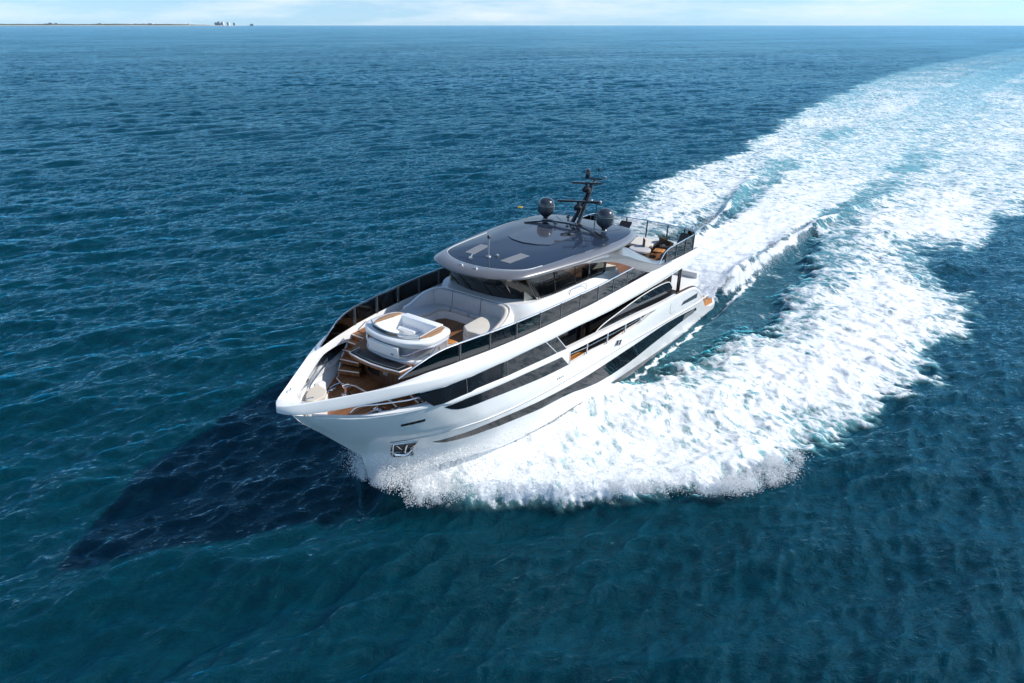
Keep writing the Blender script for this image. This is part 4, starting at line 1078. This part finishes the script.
def roofz(x, y):
    best = min(zip(RB, [0] * len(RB)), key=lambda q: abs(math.atan2(q[0][1], q[0][0] - cR[0]) - math.atan2(y, x - cR[0])))[0]
    s = math.hypot(x - cR[0], y) / (math.hypot(best[0] - cR[0], best[1]) + 1e-6)
    return float(np.interp(s, [.02, .2, .45, .7, .88, .97, 1.0], [7.132, 7.13, 7.115, 7.075, 7.03, 7.0, 6.985])) + .02 * math.sin((x - 11) / 10 * math.pi)
def on_roof(name, outl, m_, dz=.012, parent=hard, th=.02):
    mb = MB(); n = len(outl)
    cxy = np.mean(np.array(outl), 0)
    vt = [(x, y, roofz(x, y) + dz) for x, y in outl]; vb = [(x, y, z - th) for x, y, z in vt]
    mid = [(cxy[0], cxy[1], roofz(*cxy) + dz)]
    F = [(i, (i + 1) % n, 2 * n) for i in range(n)] + [(i, n + i, n + (i + 1) % n, (i + 1) % n) for i in range(n)]
    mb.add(vt + vb + mid, F); return mb.build(name, m_, parent)
for sg in (1, -1):
    on_roof('skylight', [(19.60, sg * .60), (19.60, sg * 1.02), (19.3, sg * 1.05), (18.9, sg * 1.10), (18.48, sg * 1.14), (18.45, sg * .74), (19.0, sg * .67)], 'skylight_panel')
sr_ = [(17.28, 0), (17.15, .6), (16.85, .98), (16.2, 1.02), (15.5, 1.04), (14.88, 1.05), (14.85, .5), (14.85, 0)]
sr_ = sr_ + [(x, -y) for x, y in sr_[-2:0:-1]]
on_roof('sunroof', sr_, 'sunroof_glass', .02)
# staff, horn, small fittings on the roof
mb = MB(); z0 = roofz(19.5, 0); mb.tube([(19.5, 0, z0), (19.5, 0, z0 + .04), (19.5, 0, z0 + .05), (19.5, 0, z0 + .70)], [.11, .09, .035, .03], 10); stf = mb.build('light_staff', 'galvanised', hard)
mb = MB(); mb.lathe([(0, 0), (.055, 0), (.06, .08), (.04, .11), (0, .12)], (19.5, 0, z0 + .70), 12); mb.build('navigation_light', 'black_paint', stf)
mb = MB(); mb.lathe([(0, 0), (.07, 0), (.07, .05), (.03, .08), (0, .08)], (19.25, .22, roofz(19.25, .22)), 12); mb.build('roof_fitting', 'galvanised', hard)
mb = MB(); mb.tube([(19.75, -.55, roofz(19.75, -.55) + .06), (19.98, -.42, roofz(19.98, -.42) + .06), (20.1, -.36, roofz(20.1, -.36) + .07)], [.025, .035, .07], 10); mb.tube([(19.8, -.52, roofz(19.8, -.52)), (19.8, -.52, roofz(19.8, -.52) + .05)], .02, 6); mb.build('horn', 'chrome', hard)
for yq in (.35, -.3):
    mb = MB(); mb.box(20.62, 20.72, yq - .05, yq + .05, 6.965, 7.03); mb.build('brow_light', 'chrome', hard, bevel=.01)
# arch bar with the satellite domes
mb = MB(); AR = [(14.3, -1.85, roofz(14.3, -1.85)), (14.1, -1.5, 7.15), (13.85, -.9, 7.23), (13.75, 0, 7.27), (13.85, .9, 7.23), (14.1, 1.5, 7.15), (14.35, 2.05, roofz(14.35, 2.05))]
P = [[(x - .14, y, z - .03), (x - .12, y, z + .04), (x + .12, y, z + .04), (x + .15, y, z - .03)] for x, y, z in smooth_curve(AR, 30)]
mb.rings(np.array(P), True, True); arch = mb.build('mast_arch', 'black_paint', yacht, angle=50)
for sg in (1, -1):
    mb = MB(); mb.lathe([(0, 7.14), (.14, 7.14), (.10, 7.19), (.12, 7.22), (.33, 7.40), (.365, 7.46), (.37, 7.50), (.37, 7.76), (.355, 7.84), (.31, 7.94), (.23, 8.02), (.12, 8.07), (0, 8.085)], (13.28, sg * 1.48, 0), 32); dm = mb.build('satellite_dome', 'radome_paint', yacht, angle=40)
    mb = MB(); mb.lathe([(.368, 7.72), (.374, 7.725), (.374, 7.735), (.368, 7.74)], (13.28, sg * 1.48, 0), 32); mb.build('dome_seam', 'galvanised', dm)
# mast
mb = MB()
for yq in (.10, -.10):
    mb.tube([(13.25, yq * 1.6, 7.1), (12.75, yq, 7.62), (12.25, yq * .6, 8.2), (11.95, yq * .4, 8.72)], [.10, .085, .07, .05], 8)
mast = mb.build('mast', 'black_paint', yacht)
mb = MB(); mb.tube([(11.95, 0, 8.70), (11.62, 0, 8.84)], .05, 8); mb.tube([(11.75, -.32, 8.86), (11.45, .25, 8.86)], .035, 8); mb.build('mast_head', 'black_paint', mast)
mb = MB(); mb.lathe([(0, 8.88), (.09, 8.88), (.11, 8.95), (.11, 9.22), (.07, 9.28), (0, 9.29)], (11.78, -.33, 0), 14); mb.build('thermal_camera', 'black_paint', mast)
mb = MB(); mb.tube([(11.55, .05, 8.86), (11.50, .05, 9.22)], .015, 6); mb.lathe([(0, 0), (.05, 0), (.05, .1), (0, .12)], (11.50, .05, 9.22), 10); mb.build('anchor_light', 'black_paint', mast)
mb = MB(); mb.lathe([(0, 0), (.06, 0), (.07, .1), (.03, .14), (0, .14)], (11.40, .33, 8.88), 10); mb.build('masthead_light', 'chrome', mast)
wx = np.array((-.575, .818, 0))                                   # the scanners happen to stand athwart the view
for (px_, pz, dx_, half, nm) in ((13.05, 7.72, .0, .92, 'radar'), (12.42, 8.42, .0, .66, 'radar')):
    mb = MB(); base = np.array((px_, 0.0, pz))
    mb.tube([base + (-.55, 0, .05), base + (0, 0, .05)], .05, 8)
    mb.lathe([(0, 0), (.16, 0), (.19, .06), (.19, .16), (.12, .24), (.06, .26), (.06, .33), (0, .33)], tuple(base), 18); rd = mb.build(nm, 'black_paint', mast)
    mb = MB(); w_ = wx * half
    q = base + (0, 0, .38)
    u_ = np.array((.818, .575, 0)) * .055
    P = [[q - w_ * s + u_ * k1 + np.array((0, 0, k2)) for k1, k2 in ((-1, -.045), (1, -.045), (1, .045), (-1, .045))] for s in (-1, 1)]
    mb.rings(np.array(P), True, True); mb.build('radar_scanner', 'black_paint', rd, bevel=.02)
mb = MB(); mb.tube([(12.45, -.1, 7.98), (12.35, .75, 7.98)], .025, 6); mb.tube([(12.37, .55, 7.98), (12.42, .55, 7.0)], .022, 6); mb.build('mast_spreader', 'black_paint', mast)
for yq in (.28, .72):
    mb = MB(); mb.lathe([(0, 0), (.05, 0), (.06, .09), (.03, .13), (0, .13)], (12.38, yq, 8.0), 10); mb.build('spreader_light', 'galvanised', mast)
for (xq, yq, h_) in ((12.9, -.55, .3), (14.3, -.35, .22), (12.2, -.9, .18)):
    mb = MB(); z0 = roofz(xq, yq) - .01; mb.tube([(xq, yq, z0), (xq, yq, z0 + h_)], .02, 6); mb.lathe([(0, 0), (.08, 0), (.07, .07), (0, .1)], (xq, yq, z0 + h_ * .6), 12); mb.build('roof_antenna', 'black_paint', mast)
mb = MB(); z0 = roofz(14.9, .75); mb.tube([(15.3, .55, z0 + .05), (14.6, .95, z0 + .12)], .035, 8); mb.tube([(15.1, .9, z0 + .05), (14.8, .55, z0 + .1)], .03, 8); mb.tube([(14.95, .75, z0 - .03), (14.95, .75, z0 + .1)], .05, 8); mb.build('searchlight', 'black_paint', mast)
mb = MB(); mb.tube([(12.0, -1.7, roofz(12.3, -1.5)), (12.05, -1.2, 7.32), (12.05, 0, 7.34), (12.05, 1.1, 7.32), (12.0, 1.7, roofz(12.3, 1.5))], .014, 6); mb.build('roof_rail', 'chrome', hard)

# ---- sweeping arms from the hardtop down to the coaming
armO = [(18.2, 2.40, 6.83), (16.9, 2.62, 6.82), (15.5, 2.80, 6.80), (14.2, 2.92, 6.54), (12.8, 3.02, 6.03), (11.5, 3.08, 5.60), (10.2, 3.11, 5.27), (8.6, 3.12, 5.12), (7.0, 3.10, 5.05), (5.6, 3.06, 5.02)]
hts = T([(18.3, .05), (16.9, .10), (15.5, .28), (14.2, .38), (12.8, .44), (11.5, .44), (10.2, .36), (8.6, .16), (7, .08), (5.5, .05)])
inw = T([(18.3, .10), (16.9, .22), (15.5, .42), (14.2, .62), (12.8, .60), (11.5, .42), (10.2, .30), (8.6, .24), (7, .20), (5.5, .16)])
inz = T([(18.3, .02), (15.5, .08), (14.2, .28), (12.8, .42), (11.5, .24), (10.2, .08), (8.6, .03), (5.5, .01)])
for sg in (1, -1):
    P = []
    for x, y, z in smooth_curve(armO, 70):
        h_, w_, zi = float(hts(x)), float(inw(x)), float(inz(x))
        P.append([(x, sg * y, z - h_), (x, sg * (y + .03), z - h_ * .5), (x, sg * y, z - .02), (x, sg * (y - .06), z + .01), (x, sg * (y - w_ * .6), z + zi * .6), (x, sg * (y - w_), z + zi), (x, sg * (y - w_ + .02), z + zi - .06), (x, sg * (y - w_ * .5), z - h_ * .8)])
    mb = MB(); mb.rings(np.array(P), True, True); am = mb.build('hardtop_arm', 'silver_paint', yacht, angle=50)
    mb = MB(); mb.tube(smooth_curve([(12.6, sg * 2.85, 5.52), (12.1, sg * 2.98, 5.50), (11.75, sg * 3.0, 5.38), (11.5, sg * 3.0, 5.15)], 14), .04, 8); mb.build('arm_brace', 'black_paint', am)

# ---- glass guard rails of the upper deck
RY_ = T([(16.4, 3.05), (17.66, 2.976), (18.93, 2.907), (20.2, 2.826), (21.46, 2.715), (22.73, 2.55), (24, 2.335), (25, 2.08), (26.1, 1.72)])
RYf = lambda x: float(RY_(x)) if x > 16.4 else float(np.interp(x, [5.6, 8, 12, 16.4], [2.98, 3.03, 3.06, 3.05]))
def rtop(x): return float(np.interp(x, [11.0, 16, 24], [5.84, 5.83, 5.815]))
for sg in (1, -1):
    xt = [12.6] + [24 - 1.2677 * k for k in range(8, -1, -1)]
    fwd_c = [(24, 5.815), (24.5, 5.78), (25.0, 5.68), (25.5, 5.48), (25.95, 5.27), (26.1, 5.19)]
    pts = [(x, sg * RYf(x), rtop(x)) for x in np.linspace(13.4, 23.9, 50)] + [(x, sg * RYf(x), z) for x, z in smooth_curve(fwd_c, 16)]
    mb = MB(); mb.tube(pts, .024, 8); gr = mb.build('guard_rail', 'chrome', yacht)
    posts = [24 - 1.2677 * k for k in range(9)]
    for x in posts:
        y = RYf(x); z1 = rtop(x) - .01
        mb = MB(); mb.box(x - .028, x + .028, min(sg * (y - .03), sg * (y + .02)), max(sg * (y - .03), sg * (y + .02)), 5.16, z1); mb.build('rail_post', 'steel_post', gr, bevel=.006)
    for k in range(len(posts) - 1):
        x0, x1 = posts[k + 1] + .05, posts[k] - .05
        P = [[(x, sg * (RYf(x) + .004), 5.17), (x, sg * (RYf(x) - .006), 5.17), (x, sg * (RYf(x) - .006), rtop(x) - .05), (x, sg * (RYf(x) + .004), rtop(x) - .05)] for x in np.linspace(x0, x1, 4)]
        mb = MB(); mb.rings(np.array(P), True, True); mb.build('glass_panel', 'rail_glass' if sg > 0 else 'smoked_glass', gr)
    P = [[(x, sg * (RYf(x) - .054), 5.17), (x, sg * (RYf(x) - .064), 5.17), (x, sg * (RYf(x) - .064), zz), (x, sg * (RYf(x) - .054), zz)] for x, zz in ((11.7, 5.20), (12.4, 5.55), (13.1, 5.72), (13.8, 5.78))]
    mb = MB(); mb.rings(np.array(P), True, True); mb.build('glass_panel', 'rail_glass' if sg > 0 else 'smoked_glass', gr)
    zf = lambda x: float(np.interp(x, [p[0] for p in fwd_c], [p[1] for p in fwd_c]))
    P = [[(x, sg * (RYf(x) + .004), 5.16), (x, sg * (RYf(x) - .006), 5.16), (x, sg * (RYf(x) - .006), max(zf(x) - .04, 5.165)), (x, sg * (RYf(x) + .004), max(zf(x) - .04, 5.165))] for x in np.linspace(24.05, 26.0, 10)]
    mb = MB(); mb.rings(np.array(P), True, True); mb.build('glass_panel', 'rail_glass' if sg > 0 else 'smoked_glass', gr)
    # small inner grab rail on the shoulder beside the wheelhouse
    mb = MB(); mb.tube(smooth_curve([(17.3, sg * 2.3, 5.42), (17.25, sg * 2.32, 5.72), (16.7, sg * 2.35, 5.74), (16.2, sg * 2.36, 5.70), (16.1, sg * 2.36, 5.45)], 16), .014, 6); mb.build('shoulder_rail', 'chrome', yacht)
# aft rail round the stern of the upper deck
half = [(10.6, 3.04), (9, 3.03), (7.2, 3.0), (6.1, 2.95), (5.72, 2.72), (5.55, 2.2), (5.40, 1.2), (5.36, 0)]
hc = arc_resample(half, 40)
allr = np.vstack([hc, np.stack([hc[-2::-1, 0], -hc[-2::-1, 1]], 1)])
zt_ = lambda x: float(np.interp(x, [5.3, 9.5, 10.1, 10.6], [5.86, 5.86, 5.72, 5.32]))
mb = MB(); mb.tube([(x, y, zt_(x)) for x, y in allr], .026, 8); ar = mb.build('aft_guard_rail', 'chrome', yacht)
pidx = [4, 10, 16, 22, 28, 33, 39, 45, 50, 56, 62, 68, 74]
for i in pidx:
    x, y = allr[i]; mb = MB(); mb.box(x - .03, x + .03, y - .03, y + .03, 4.96, zt_(x) - .01); mb.build('rail_post', 'steel_post', ar, bevel=.006)
for a0, a1 in zip(pidx[:-1], pidx[1:]):
    seg_ = allr[a0:a1 + 1]
    P = []
    for j, (x, y) in enumerate(seg_):
        tg = seg_[min(j + 1, len(seg_) - 1)] - seg_[max(j - 1, 0)]; n_ = np.array((-tg[1], tg[0])); n_ /= np.linalg.norm(n_); n_ *= .005
        zb = 5.08 if x > 6 else 5.02
        P.append([(x + n_[0], y + n_[1], zb), (x - n_[0], y - n_[1], zb), (x - n_[0], y - n_[1], zt_(x) - .05), (x + n_[0], y + n_[1], zt_(x) - .05)])
    P = np.array(P); P[0] = P[0] * .93 + P[1] * .07; P[-1] = P[-1] * .93 + P[-2] * .07
    mb = MB(); mb.rings(P, True, True); mb.build('glass_panel', 'aft_glass', ar)

# ---- loose furniture on the aft upper deck
DK = 4.725
t_ = thing('sun_bed', 'wide cream sunbed on the aft upper deck of the yacht', 'sunbed', (6.9, .55, DK))
mb = MB(); mb.box(-.78, .78, -.62, .62, .10, .28); mb.build('base', 'taupe_fabric', t_, bevel=.03)
mb = MB(); mb.box(-.80, .80, -.64, .64, .285, .44); mb.build('mattress', 'cream_cushion', t_, bevel=.05, seg=3)
t_ = thing('ottoman', 'round pale grey ottoman nearest the hardtop on the aft deck', 'ottoman', (8.2, .98, DK))
mb = MB(); mb.lathe([(0, 0), (.42, 0), (.50, .05), (.52, .22), (.48, .27), (0, .27)], n=28); mb.build('base', 'rattan', t_)
mb = MB(); mb.lathe([(0, .275), (.50, .275), (.55, .31), (.55, .39), (.50, .43), (0, .44)], n=28); mb.build('cushion', 'grey_cushion', t_)
def chair(name, label, x, y, rz, back_m, seat_m):
    t = thing(name, label, 'chair', (x, y, DK), None, rz)
    for sx in (-.27, .27):
        for sy in (-.27, .27):
            mb = MB(); mb.tube([(sx, sy, 0), (sx * .95, sy * .95, .34)], .022, 8); mb.build('leg', 'teak_pale', t)
    mb = MB(); mb.box(-.34, .34, -.34, .34, .33, .46); mb.build('seat', seat_m, t, bevel=.05, seg=3)
    mb = MB(); a = np.linspace(-2.1, 2.1, 22)
    P = [[(-.36 * math.cos(q), .37 * math.sin(q), .40), (-.40 * math.cos(q), .41 * math.sin(q), .40), (-.42 * math.cos(q), .43 * math.sin(q), .62 + .14 * math.cos(q)), (-.38 * math.cos(q), .39 * math.sin(q), .62 + .14 * math.cos(q))] for q in a]
    mb.rings(np.array(P), True, True); mb.build('backrest', back_m, t, angle=50)
    return t
chair('armchair', 'rounded rattan armchair half hidden behind the hardtop corner', 7.75, -.45, 0.4, 'rattan', 'cream_cushion')
chair('armchair', 'rounded rattan armchair beside the teak tables on the aft deck', 6.35, 1.62, 2.4, 'rattan', 'cream_cushion')
def table(label, x, y, rz, w, d, h):
    t = thing('coffee_table', label, 'table', (x, y, DK), None, rz)
    mb = MB(); mb.box(-w / 2, w / 2, -d / 2, d / 2, h - .035, h); mb.build('tabletop', 'teak_golden', t, bevel=.01)
    for sx in (-1, 1):
        for sy in (-1, 1):
            mb = MB(); mb.tube([(sx * (w / 2 - .06), sy * (d / 2 - .06), 0), (sx * (w / 2 - .06), sy * (d / 2 - .06), h - .035)], .02, 8); mb.build('leg', 'teak_dark', t)
table('low teak table between the ottoman and the guard rail on the aft deck', 7.55, 1.75, .2, .62, .50, .34)
table('low teak table at the foot of the dark lounger', 6.85, 2.20, .1, .50, .44, .30)
t_ = thing('side_chair', 'small dark folding chair next to the grey ottoman', 'chair', (7.62, 1.15, DK), None, 2.2)
mb = MB(); mb.box(-.22, .22, -.22, .22, .38, .42); mb.build('seat', 'taupe_fabric', t_, bevel=.01)
mb = MB(); mb.box(-.24, -.20, -.22, .22, .44, .82); mb.build('backrest', 'taupe_fabric', t_, bevel=.01)
for sy in (-.2, .2):
    mb = MB(); mb.tube([(-.26, sy, 0), (.2, sy, .40)], .018, 6); mb.tube([(.24, sy, 0), (-.2, sy, .42)], .018, 6); mb.build('leg', 'teak_dark', t_)
def lounger(label, x, y, rz):
    t = thing('sun_lounger', label, 'sun lounger', (x, y, DK), 'dark loungers at the stern rail', rz)
    mb = MB(); mb.box(-.55, .95, -.33, .33, .22, .28); mb.build('frame', 'teak_golden', t, bevel=.01)
    for sx in (-.45, .85):
        for sy in (-.28, .28):
            mb = MB(); mb.tube([(sx, sy, 0), (sx, sy, .22)], .022, 8); mb.build('leg', 'teak_golden', t)
    mb = MB(); mb.box(-.05, .94, -.32, .32, .285, .37); mb.build('mattress', 'taupe_fabric', t, bevel=.03)
    mb = MB(); Mx = Matrix.Translation((-.04, 0, .30)) @ Matrix.Rotation(math.radians(42), 4, 'Y'); mb.box(-.85, 0, -.32, .32, -.02, .07, Mx); mb.build('backrest', 'taupe_fabric', t, bevel=.03)
    return t
lounger('dark taupe sun lounger with raised back nearest the port guard rail', 6.2, 1.92 + .45, .05)
lounger('dark taupe sun lounger beyond the cream sunbed, close to the far stern corner', 6.0, -1.2, .0)

# ================================================================== SPRAY
def droplets(name, pts, rad, m, label):
    n = len(pts)
    O = np.array([(1, 0, 0), (-1, 0, 0), (0, 1, 0), (0, -1, 0), (0, 0, 1), (0, 0, -1)], float)
    Fc = np.array([(0, 2, 4), (2, 1, 4), (1, 3, 4), (3, 0, 4), (2, 0, 5), (1, 2, 5), (3, 1, 5), (0, 3, 5)])
    st_ = rng.uniform(.6, 1.5, (n, 1, 3))
    Vt = (pts[:, None, :] + O[None] * rad[:, None, None] * st_).reshape(-1, 3)
    Ft = (Fc[None] + (np.arange(n) * 6)[:, None, None]).reshape(-1, 3)
    me = bpy.data.meshes.new(name)
    me.vertices.add(len(Vt)); me.vertices.foreach_set('co', Vt.astype(np.float32).ravel())
    me.loops.add(Ft.size); me.loops.foreach_set('vertex_index', Ft.astype(np.int32).ravel())
    me.polygons.add(len(Ft)); me.polygons.foreach_set('loop_start', (np.arange(len(Ft)) * 3).astype(np.int32))
    me.update(calc_edges=True); me.polygons.foreach_set('use_smooth', np.ones(len(Ft), bool))
    me.materials.append(MATS[m])
    o = bpy.data.objects.new(name, me); COL.objects.link(o)
    o['kind'] = 'stuff'; o['label'] = label
    return o
mat('spray_white', (0.95, 0.96, 0.97), 0.6)
def plan_world(x, y, z):
    c, s = math.cos(HEAD), math.sin(HEAD)
    return np.stack([BT[0] + x * c - y * s, BT[1] + x * s + y * c, z], -1)
yo_tab = lambda x: np.interp(x, [14, 16, 17.3, 18.2, 19, 20.4, 21.7, 22.9, 24.4, 25.3, 26.3], [11.3, 11.1, 10.6, 9.8, 8.6, 6.7, 5.0, 3.5, 2.0, 1.1, 0.3])
n = 70000
x_ = np.minimum(rng.uniform(14.5, 25.2, n), rng.uniform(15, 26.5, n)); sgn = np.where(rng.uniform(size=n) < .85, 1, -1)
o_ = rng.normal(.0, 1, n)
y_ = yo_tab(x_) - .15 + np.abs(o_) * .24 * np.clip((27 - x_) * .3, .3, 1.2) - rng.uniform(0, .9, n)
z_ = np.abs(rng.normal(0, 1, n)) * .26 + .06 + .8 * sstep(23.3, 25.0, x_)
y_ = y_ * (1 - .45 * sstep(23.3, 25.0, x_))
keep = bl2.samp(bl2.h, x_ * 2.5, y_ * 2.5) + .7 * bil.samp(bil.h, x_, y_) + rng.normal(0, .5, n) > .15
x_, y_, z_, sgn = x_[keep], y_[keep], z_[keep], sgn[keep]
P1 = plan_world(x_, sgn * np.maximum(y_, .2), z_)
n = 32000                                           # thrown up along the top of the bow wave
x_ = rng.uniform(17, 25.3, n); f_ = rng.uniform(0, 1, n) ** .8
hw_ = np.array([float(hy(min(x, 25.6), .9)) for x in x_]); y_ = hw_ + f_ * (yo_tab(x_) - hw_)
z_ = np.interp(x_, [17, 21, 24.5, 26], [1.0, 1.4, 1.5, 1.1]) * (1 - f_) ** .8 + np.abs(rng.normal(0, 1, n)) * .22
P2 = plan_world(x_, np.where(rng.uniform(size=n) < .85, 1, -1) * y_, z_)
n = 22000                                            # clumped flecks where the sheet tears at the stem
x_ = 25.95 - np.abs(rng.normal(0, 1, n)) * 1.0; y_ = .10 + np.abs(rng.normal(0, 1, n)) * .35 * np.clip(27 - x_, .6, 3)
P3 = plan_world(x_, np.where(rng.uniform(size=n) < .62, 1, -1) * y_, 1.0 + np.abs(rng.normal(0, .55, n)))
n = 40000                                            # mist behind the transom quarters
x_ = rng.uniform(-17, -1, n); yq = np.interp(x_, [-20, -15, -8, 0], [3.7, 3.2, 3.0, 2.6])
P4 = plan_world(x_, np.where(rng.uniform(size=n) < .7, 1, -1) * (yq + rng.normal(0, .45, n)), np.abs(rng.normal(.3, .35, n)) + .1)
PT = np.concatenate([P1, P2, P3, P4])
RD = rng.uniform(.006, .014, len(PT)) * np.where(rng.uniform(size=len(PT)) < .05, 1.9, 1.0)
droplets('spray', PT, RD, 'spray_white', 'white spray thrown up by the bow wave and the stern')

# ================================================================== FAR COAST
DC = 12000.0
def at_px(px, dist=DC):                              # bearing of a column of the far shore
    k = (px - 512) / (683.0 / math.cos(PITCH))
    return np.array((k * dist, dist))
K = DC / (683.0 / math.cos(PITCH))                   # metres per pixel at the shore
mat('beach_sand', (0.72, 0.66, 0.56), 0.9, vary=0.12, vscale=0.004)
mat('coast_scrub', (0.10, 0.12, 0.07), 0.9, vary=0.3, vscale=0.004)
mat('tower_white', (0.85, 0.84, 0.82), 0.7, vary=0.05, vscale=.02)
mat('tower_cream', (0.75, 0.70, 0.60), 0.7, vary=0.05, vscale=.02)
mat('tower_grey', (0.50, 0.53, 0.58), 0.7, vary=0.05, vscale=.02)
mat('window_band', (0.05, 0.07, 0.09), 0.2)
def land(name, px0, px1, off0, off1, h0, h1, m, n=60, seed=1, noise_=.5):
    r = np.random.default_rng(seed); mb = MB(); P = []
    hs = np.convolve(r.uniform(0, 1, n + 6), np.ones(4) / 4, 'same')[:n]
    for i, p in enumerate(np.linspace(px0, px1, n)):
        tap = min(1.0, (px1 - p) / 40.0)
        x, y = at_px(p)
        h = (h0 + (h1 - h0) * hs[i]) * (tap * .8 + .2)
        P.append([(x, y + off0, -2), (x, y + off0 + 5, h * .75), (x, y + (off0 + off1) / 2, h), (x, y + off1, h * .9), (x, y + off1 + 60, -2)])
    mb.grid(np.array(P)); o = mb.build(name, m); o['kind'] = 'structure'; return o
land('beach', -60, 246, 0, 160, 10, 16, 'beach_sand', 90, 2)
land('coastal_scrub', -60, 205, 165, 900, 20, 40, 'coast_scrub', 120, 3)
def tower(px, w, d, h, m, label, dist=420, step=None):
    x, y = at_px(px); y += dist
    t = thing('apartment_tower', label, 'building', (x, y, 4), 'buildings along the far shore', boat=False)
    mb = MB(); mb.box(-w / 2, w / 2, -d / 2, d / 2, 0, h); wl_ = mb.build('wall', m, t)
    mb = MB()
    for z in np.arange(5, h - 3, 6.0): mb.box(-w * .46, w * .46, -d / 2 - .3, -d / 2 - .05, z, z + 2.6)
    mb.build('window', 'window_band', t)
    mb = MB(); mb.box(-w * .2, w * .25, -d * .3, d * .3, h + .02, h + 6); mb.build('roof', 'tower_grey', t)
    return t
TW = [(30, 60, 40, 42, 'tower_grey', 'low grey block on the shore nearest the left edge of the picture'),
      (35, 80, 40, 58, 'tower_grey', 'broad grey block standing second from the left on the far shore'),
      (41, 70, 40, 50, 'tower_grey', 'grey block right beside the broad grey block on the far shore'),
      (73, 40, 30, 30, 'tower_white', 'small lone white block between the two grey groups on the far shore'),
      (86, 70, 40, 48, 'tower_grey', 'grey slab at the left of the pale pair on the far shore'),
      (93, 60, 40, 38, 'tower_white', 'white block just right of the grey slab on the far shore'),
      (98, 50, 40, 34, 'tower_cream', 'cream block right of the white one on the far shore'),
      (123, 60, 40, 40, 'tower_grey', 'single grey block left of the long white row on the far shore'),
      (131, 90, 40, 38, 'tower_white', 'long low white block starting the white row on the far shore'),
      (138, 90, 40, 46, 'tower_white', 'tallest white block of the white row on the far shore'),
      (144, 60, 40, 36, 'tower_cream', 'cream block ending the white row on the far shore'),
      (150, 50, 40, 28, 'tower_white', 'lowest white block right of the cream one on the far shore'),
      (178, 26, 30, 40, 'tower_white', 'thin white tower alone in the scrub on the far shore'),
      (206, 40, 40, 66, 'tower_grey', 'grey tower first of the tall cluster on the far shore'),
      (209, 36, 40, 84, 'tower_grey', 'tallest grey tower of the tall cluster on the far shore'),
      (212.5, 44, 40, 74, 'tower_white', 'wide white tower in the middle of the tall cluster on the far shore'),
      (218.5, 36, 40, 72, 'tower_white', 'slim white tower right in the tall cluster on the far shore'),
      (225, 34, 40, 60, 'tower_grey', 'grey tower last of the tall cluster on the far shore'),
      (243, 60, 40, 34, 'tower_grey', 'faint low block alone at the far right end of the shore')]
for px, w, d, h, m_, lb in TW: tower(px, w, d, h * .72, m_, lb)

# small yellow clump of drifting weed off the starboard side
kx = (519.5 - 512) / 683.0; kv = (209.5 - 341.5) / 683.0
gd = 14.94 / (math.sin(PITCH) + kv * math.cos(PITCH))
gp = (kx * gd, gd * (math.cos(PITCH) - kv * math.sin(PITCH)))
mat('weed_yellow', (0.50, 0.33, 0.05), 0.7, vary=0.3, vscale=8)
mb = MB()
for k in range(14):
    a_ = rng.uniform(0, 6.28); r_ = rng.uniform(0, .13)
    mb.lathe([(0, -.05), (.08, -.02), (.10, .04), (.05, .09), (0, .10)], (r_ * 2.0 * math.cos(a_), r_ * math.sin(a_), rng.uniform(-.02, .04)), 7)
wd_ = mb.build('floating_weed', 'weed_yellow')
wd_.location = (gp[0], gp[1], .18)
wd_['label'] = 'small yellow clump of weed floating on the open sea beyond the hardtop'; wd_['category'] = 'seaweed'

# ================================================================== AIR
mb = MB(); mb.box(-28000, 28000, -27500, 28000, -6, 125)
hz_ = bpy.data.materials.new('haze_air'); hz_.use_nodes = True
hn = hz_.node_tree; hn.nodes.clear()
hv = hn.nodes.new('ShaderNodeVolumePrincipled'); hv.inputs['Color'].default_value = (0.60, 0.82, 1.0, 1); hv.inputs['Density'].default_value = 1.2e-5
ho = hn.nodes.new('ShaderNodeOutputMaterial'); hn.links.new(hv.outputs[0], ho.inputs['Volume'])
MATS['haze_air'] = hz_
haze = mb.build('haze', 'haze_air'); haze['kind'] = 'stuff'; haze['label'] = 'pale sea haze fading the far shore'
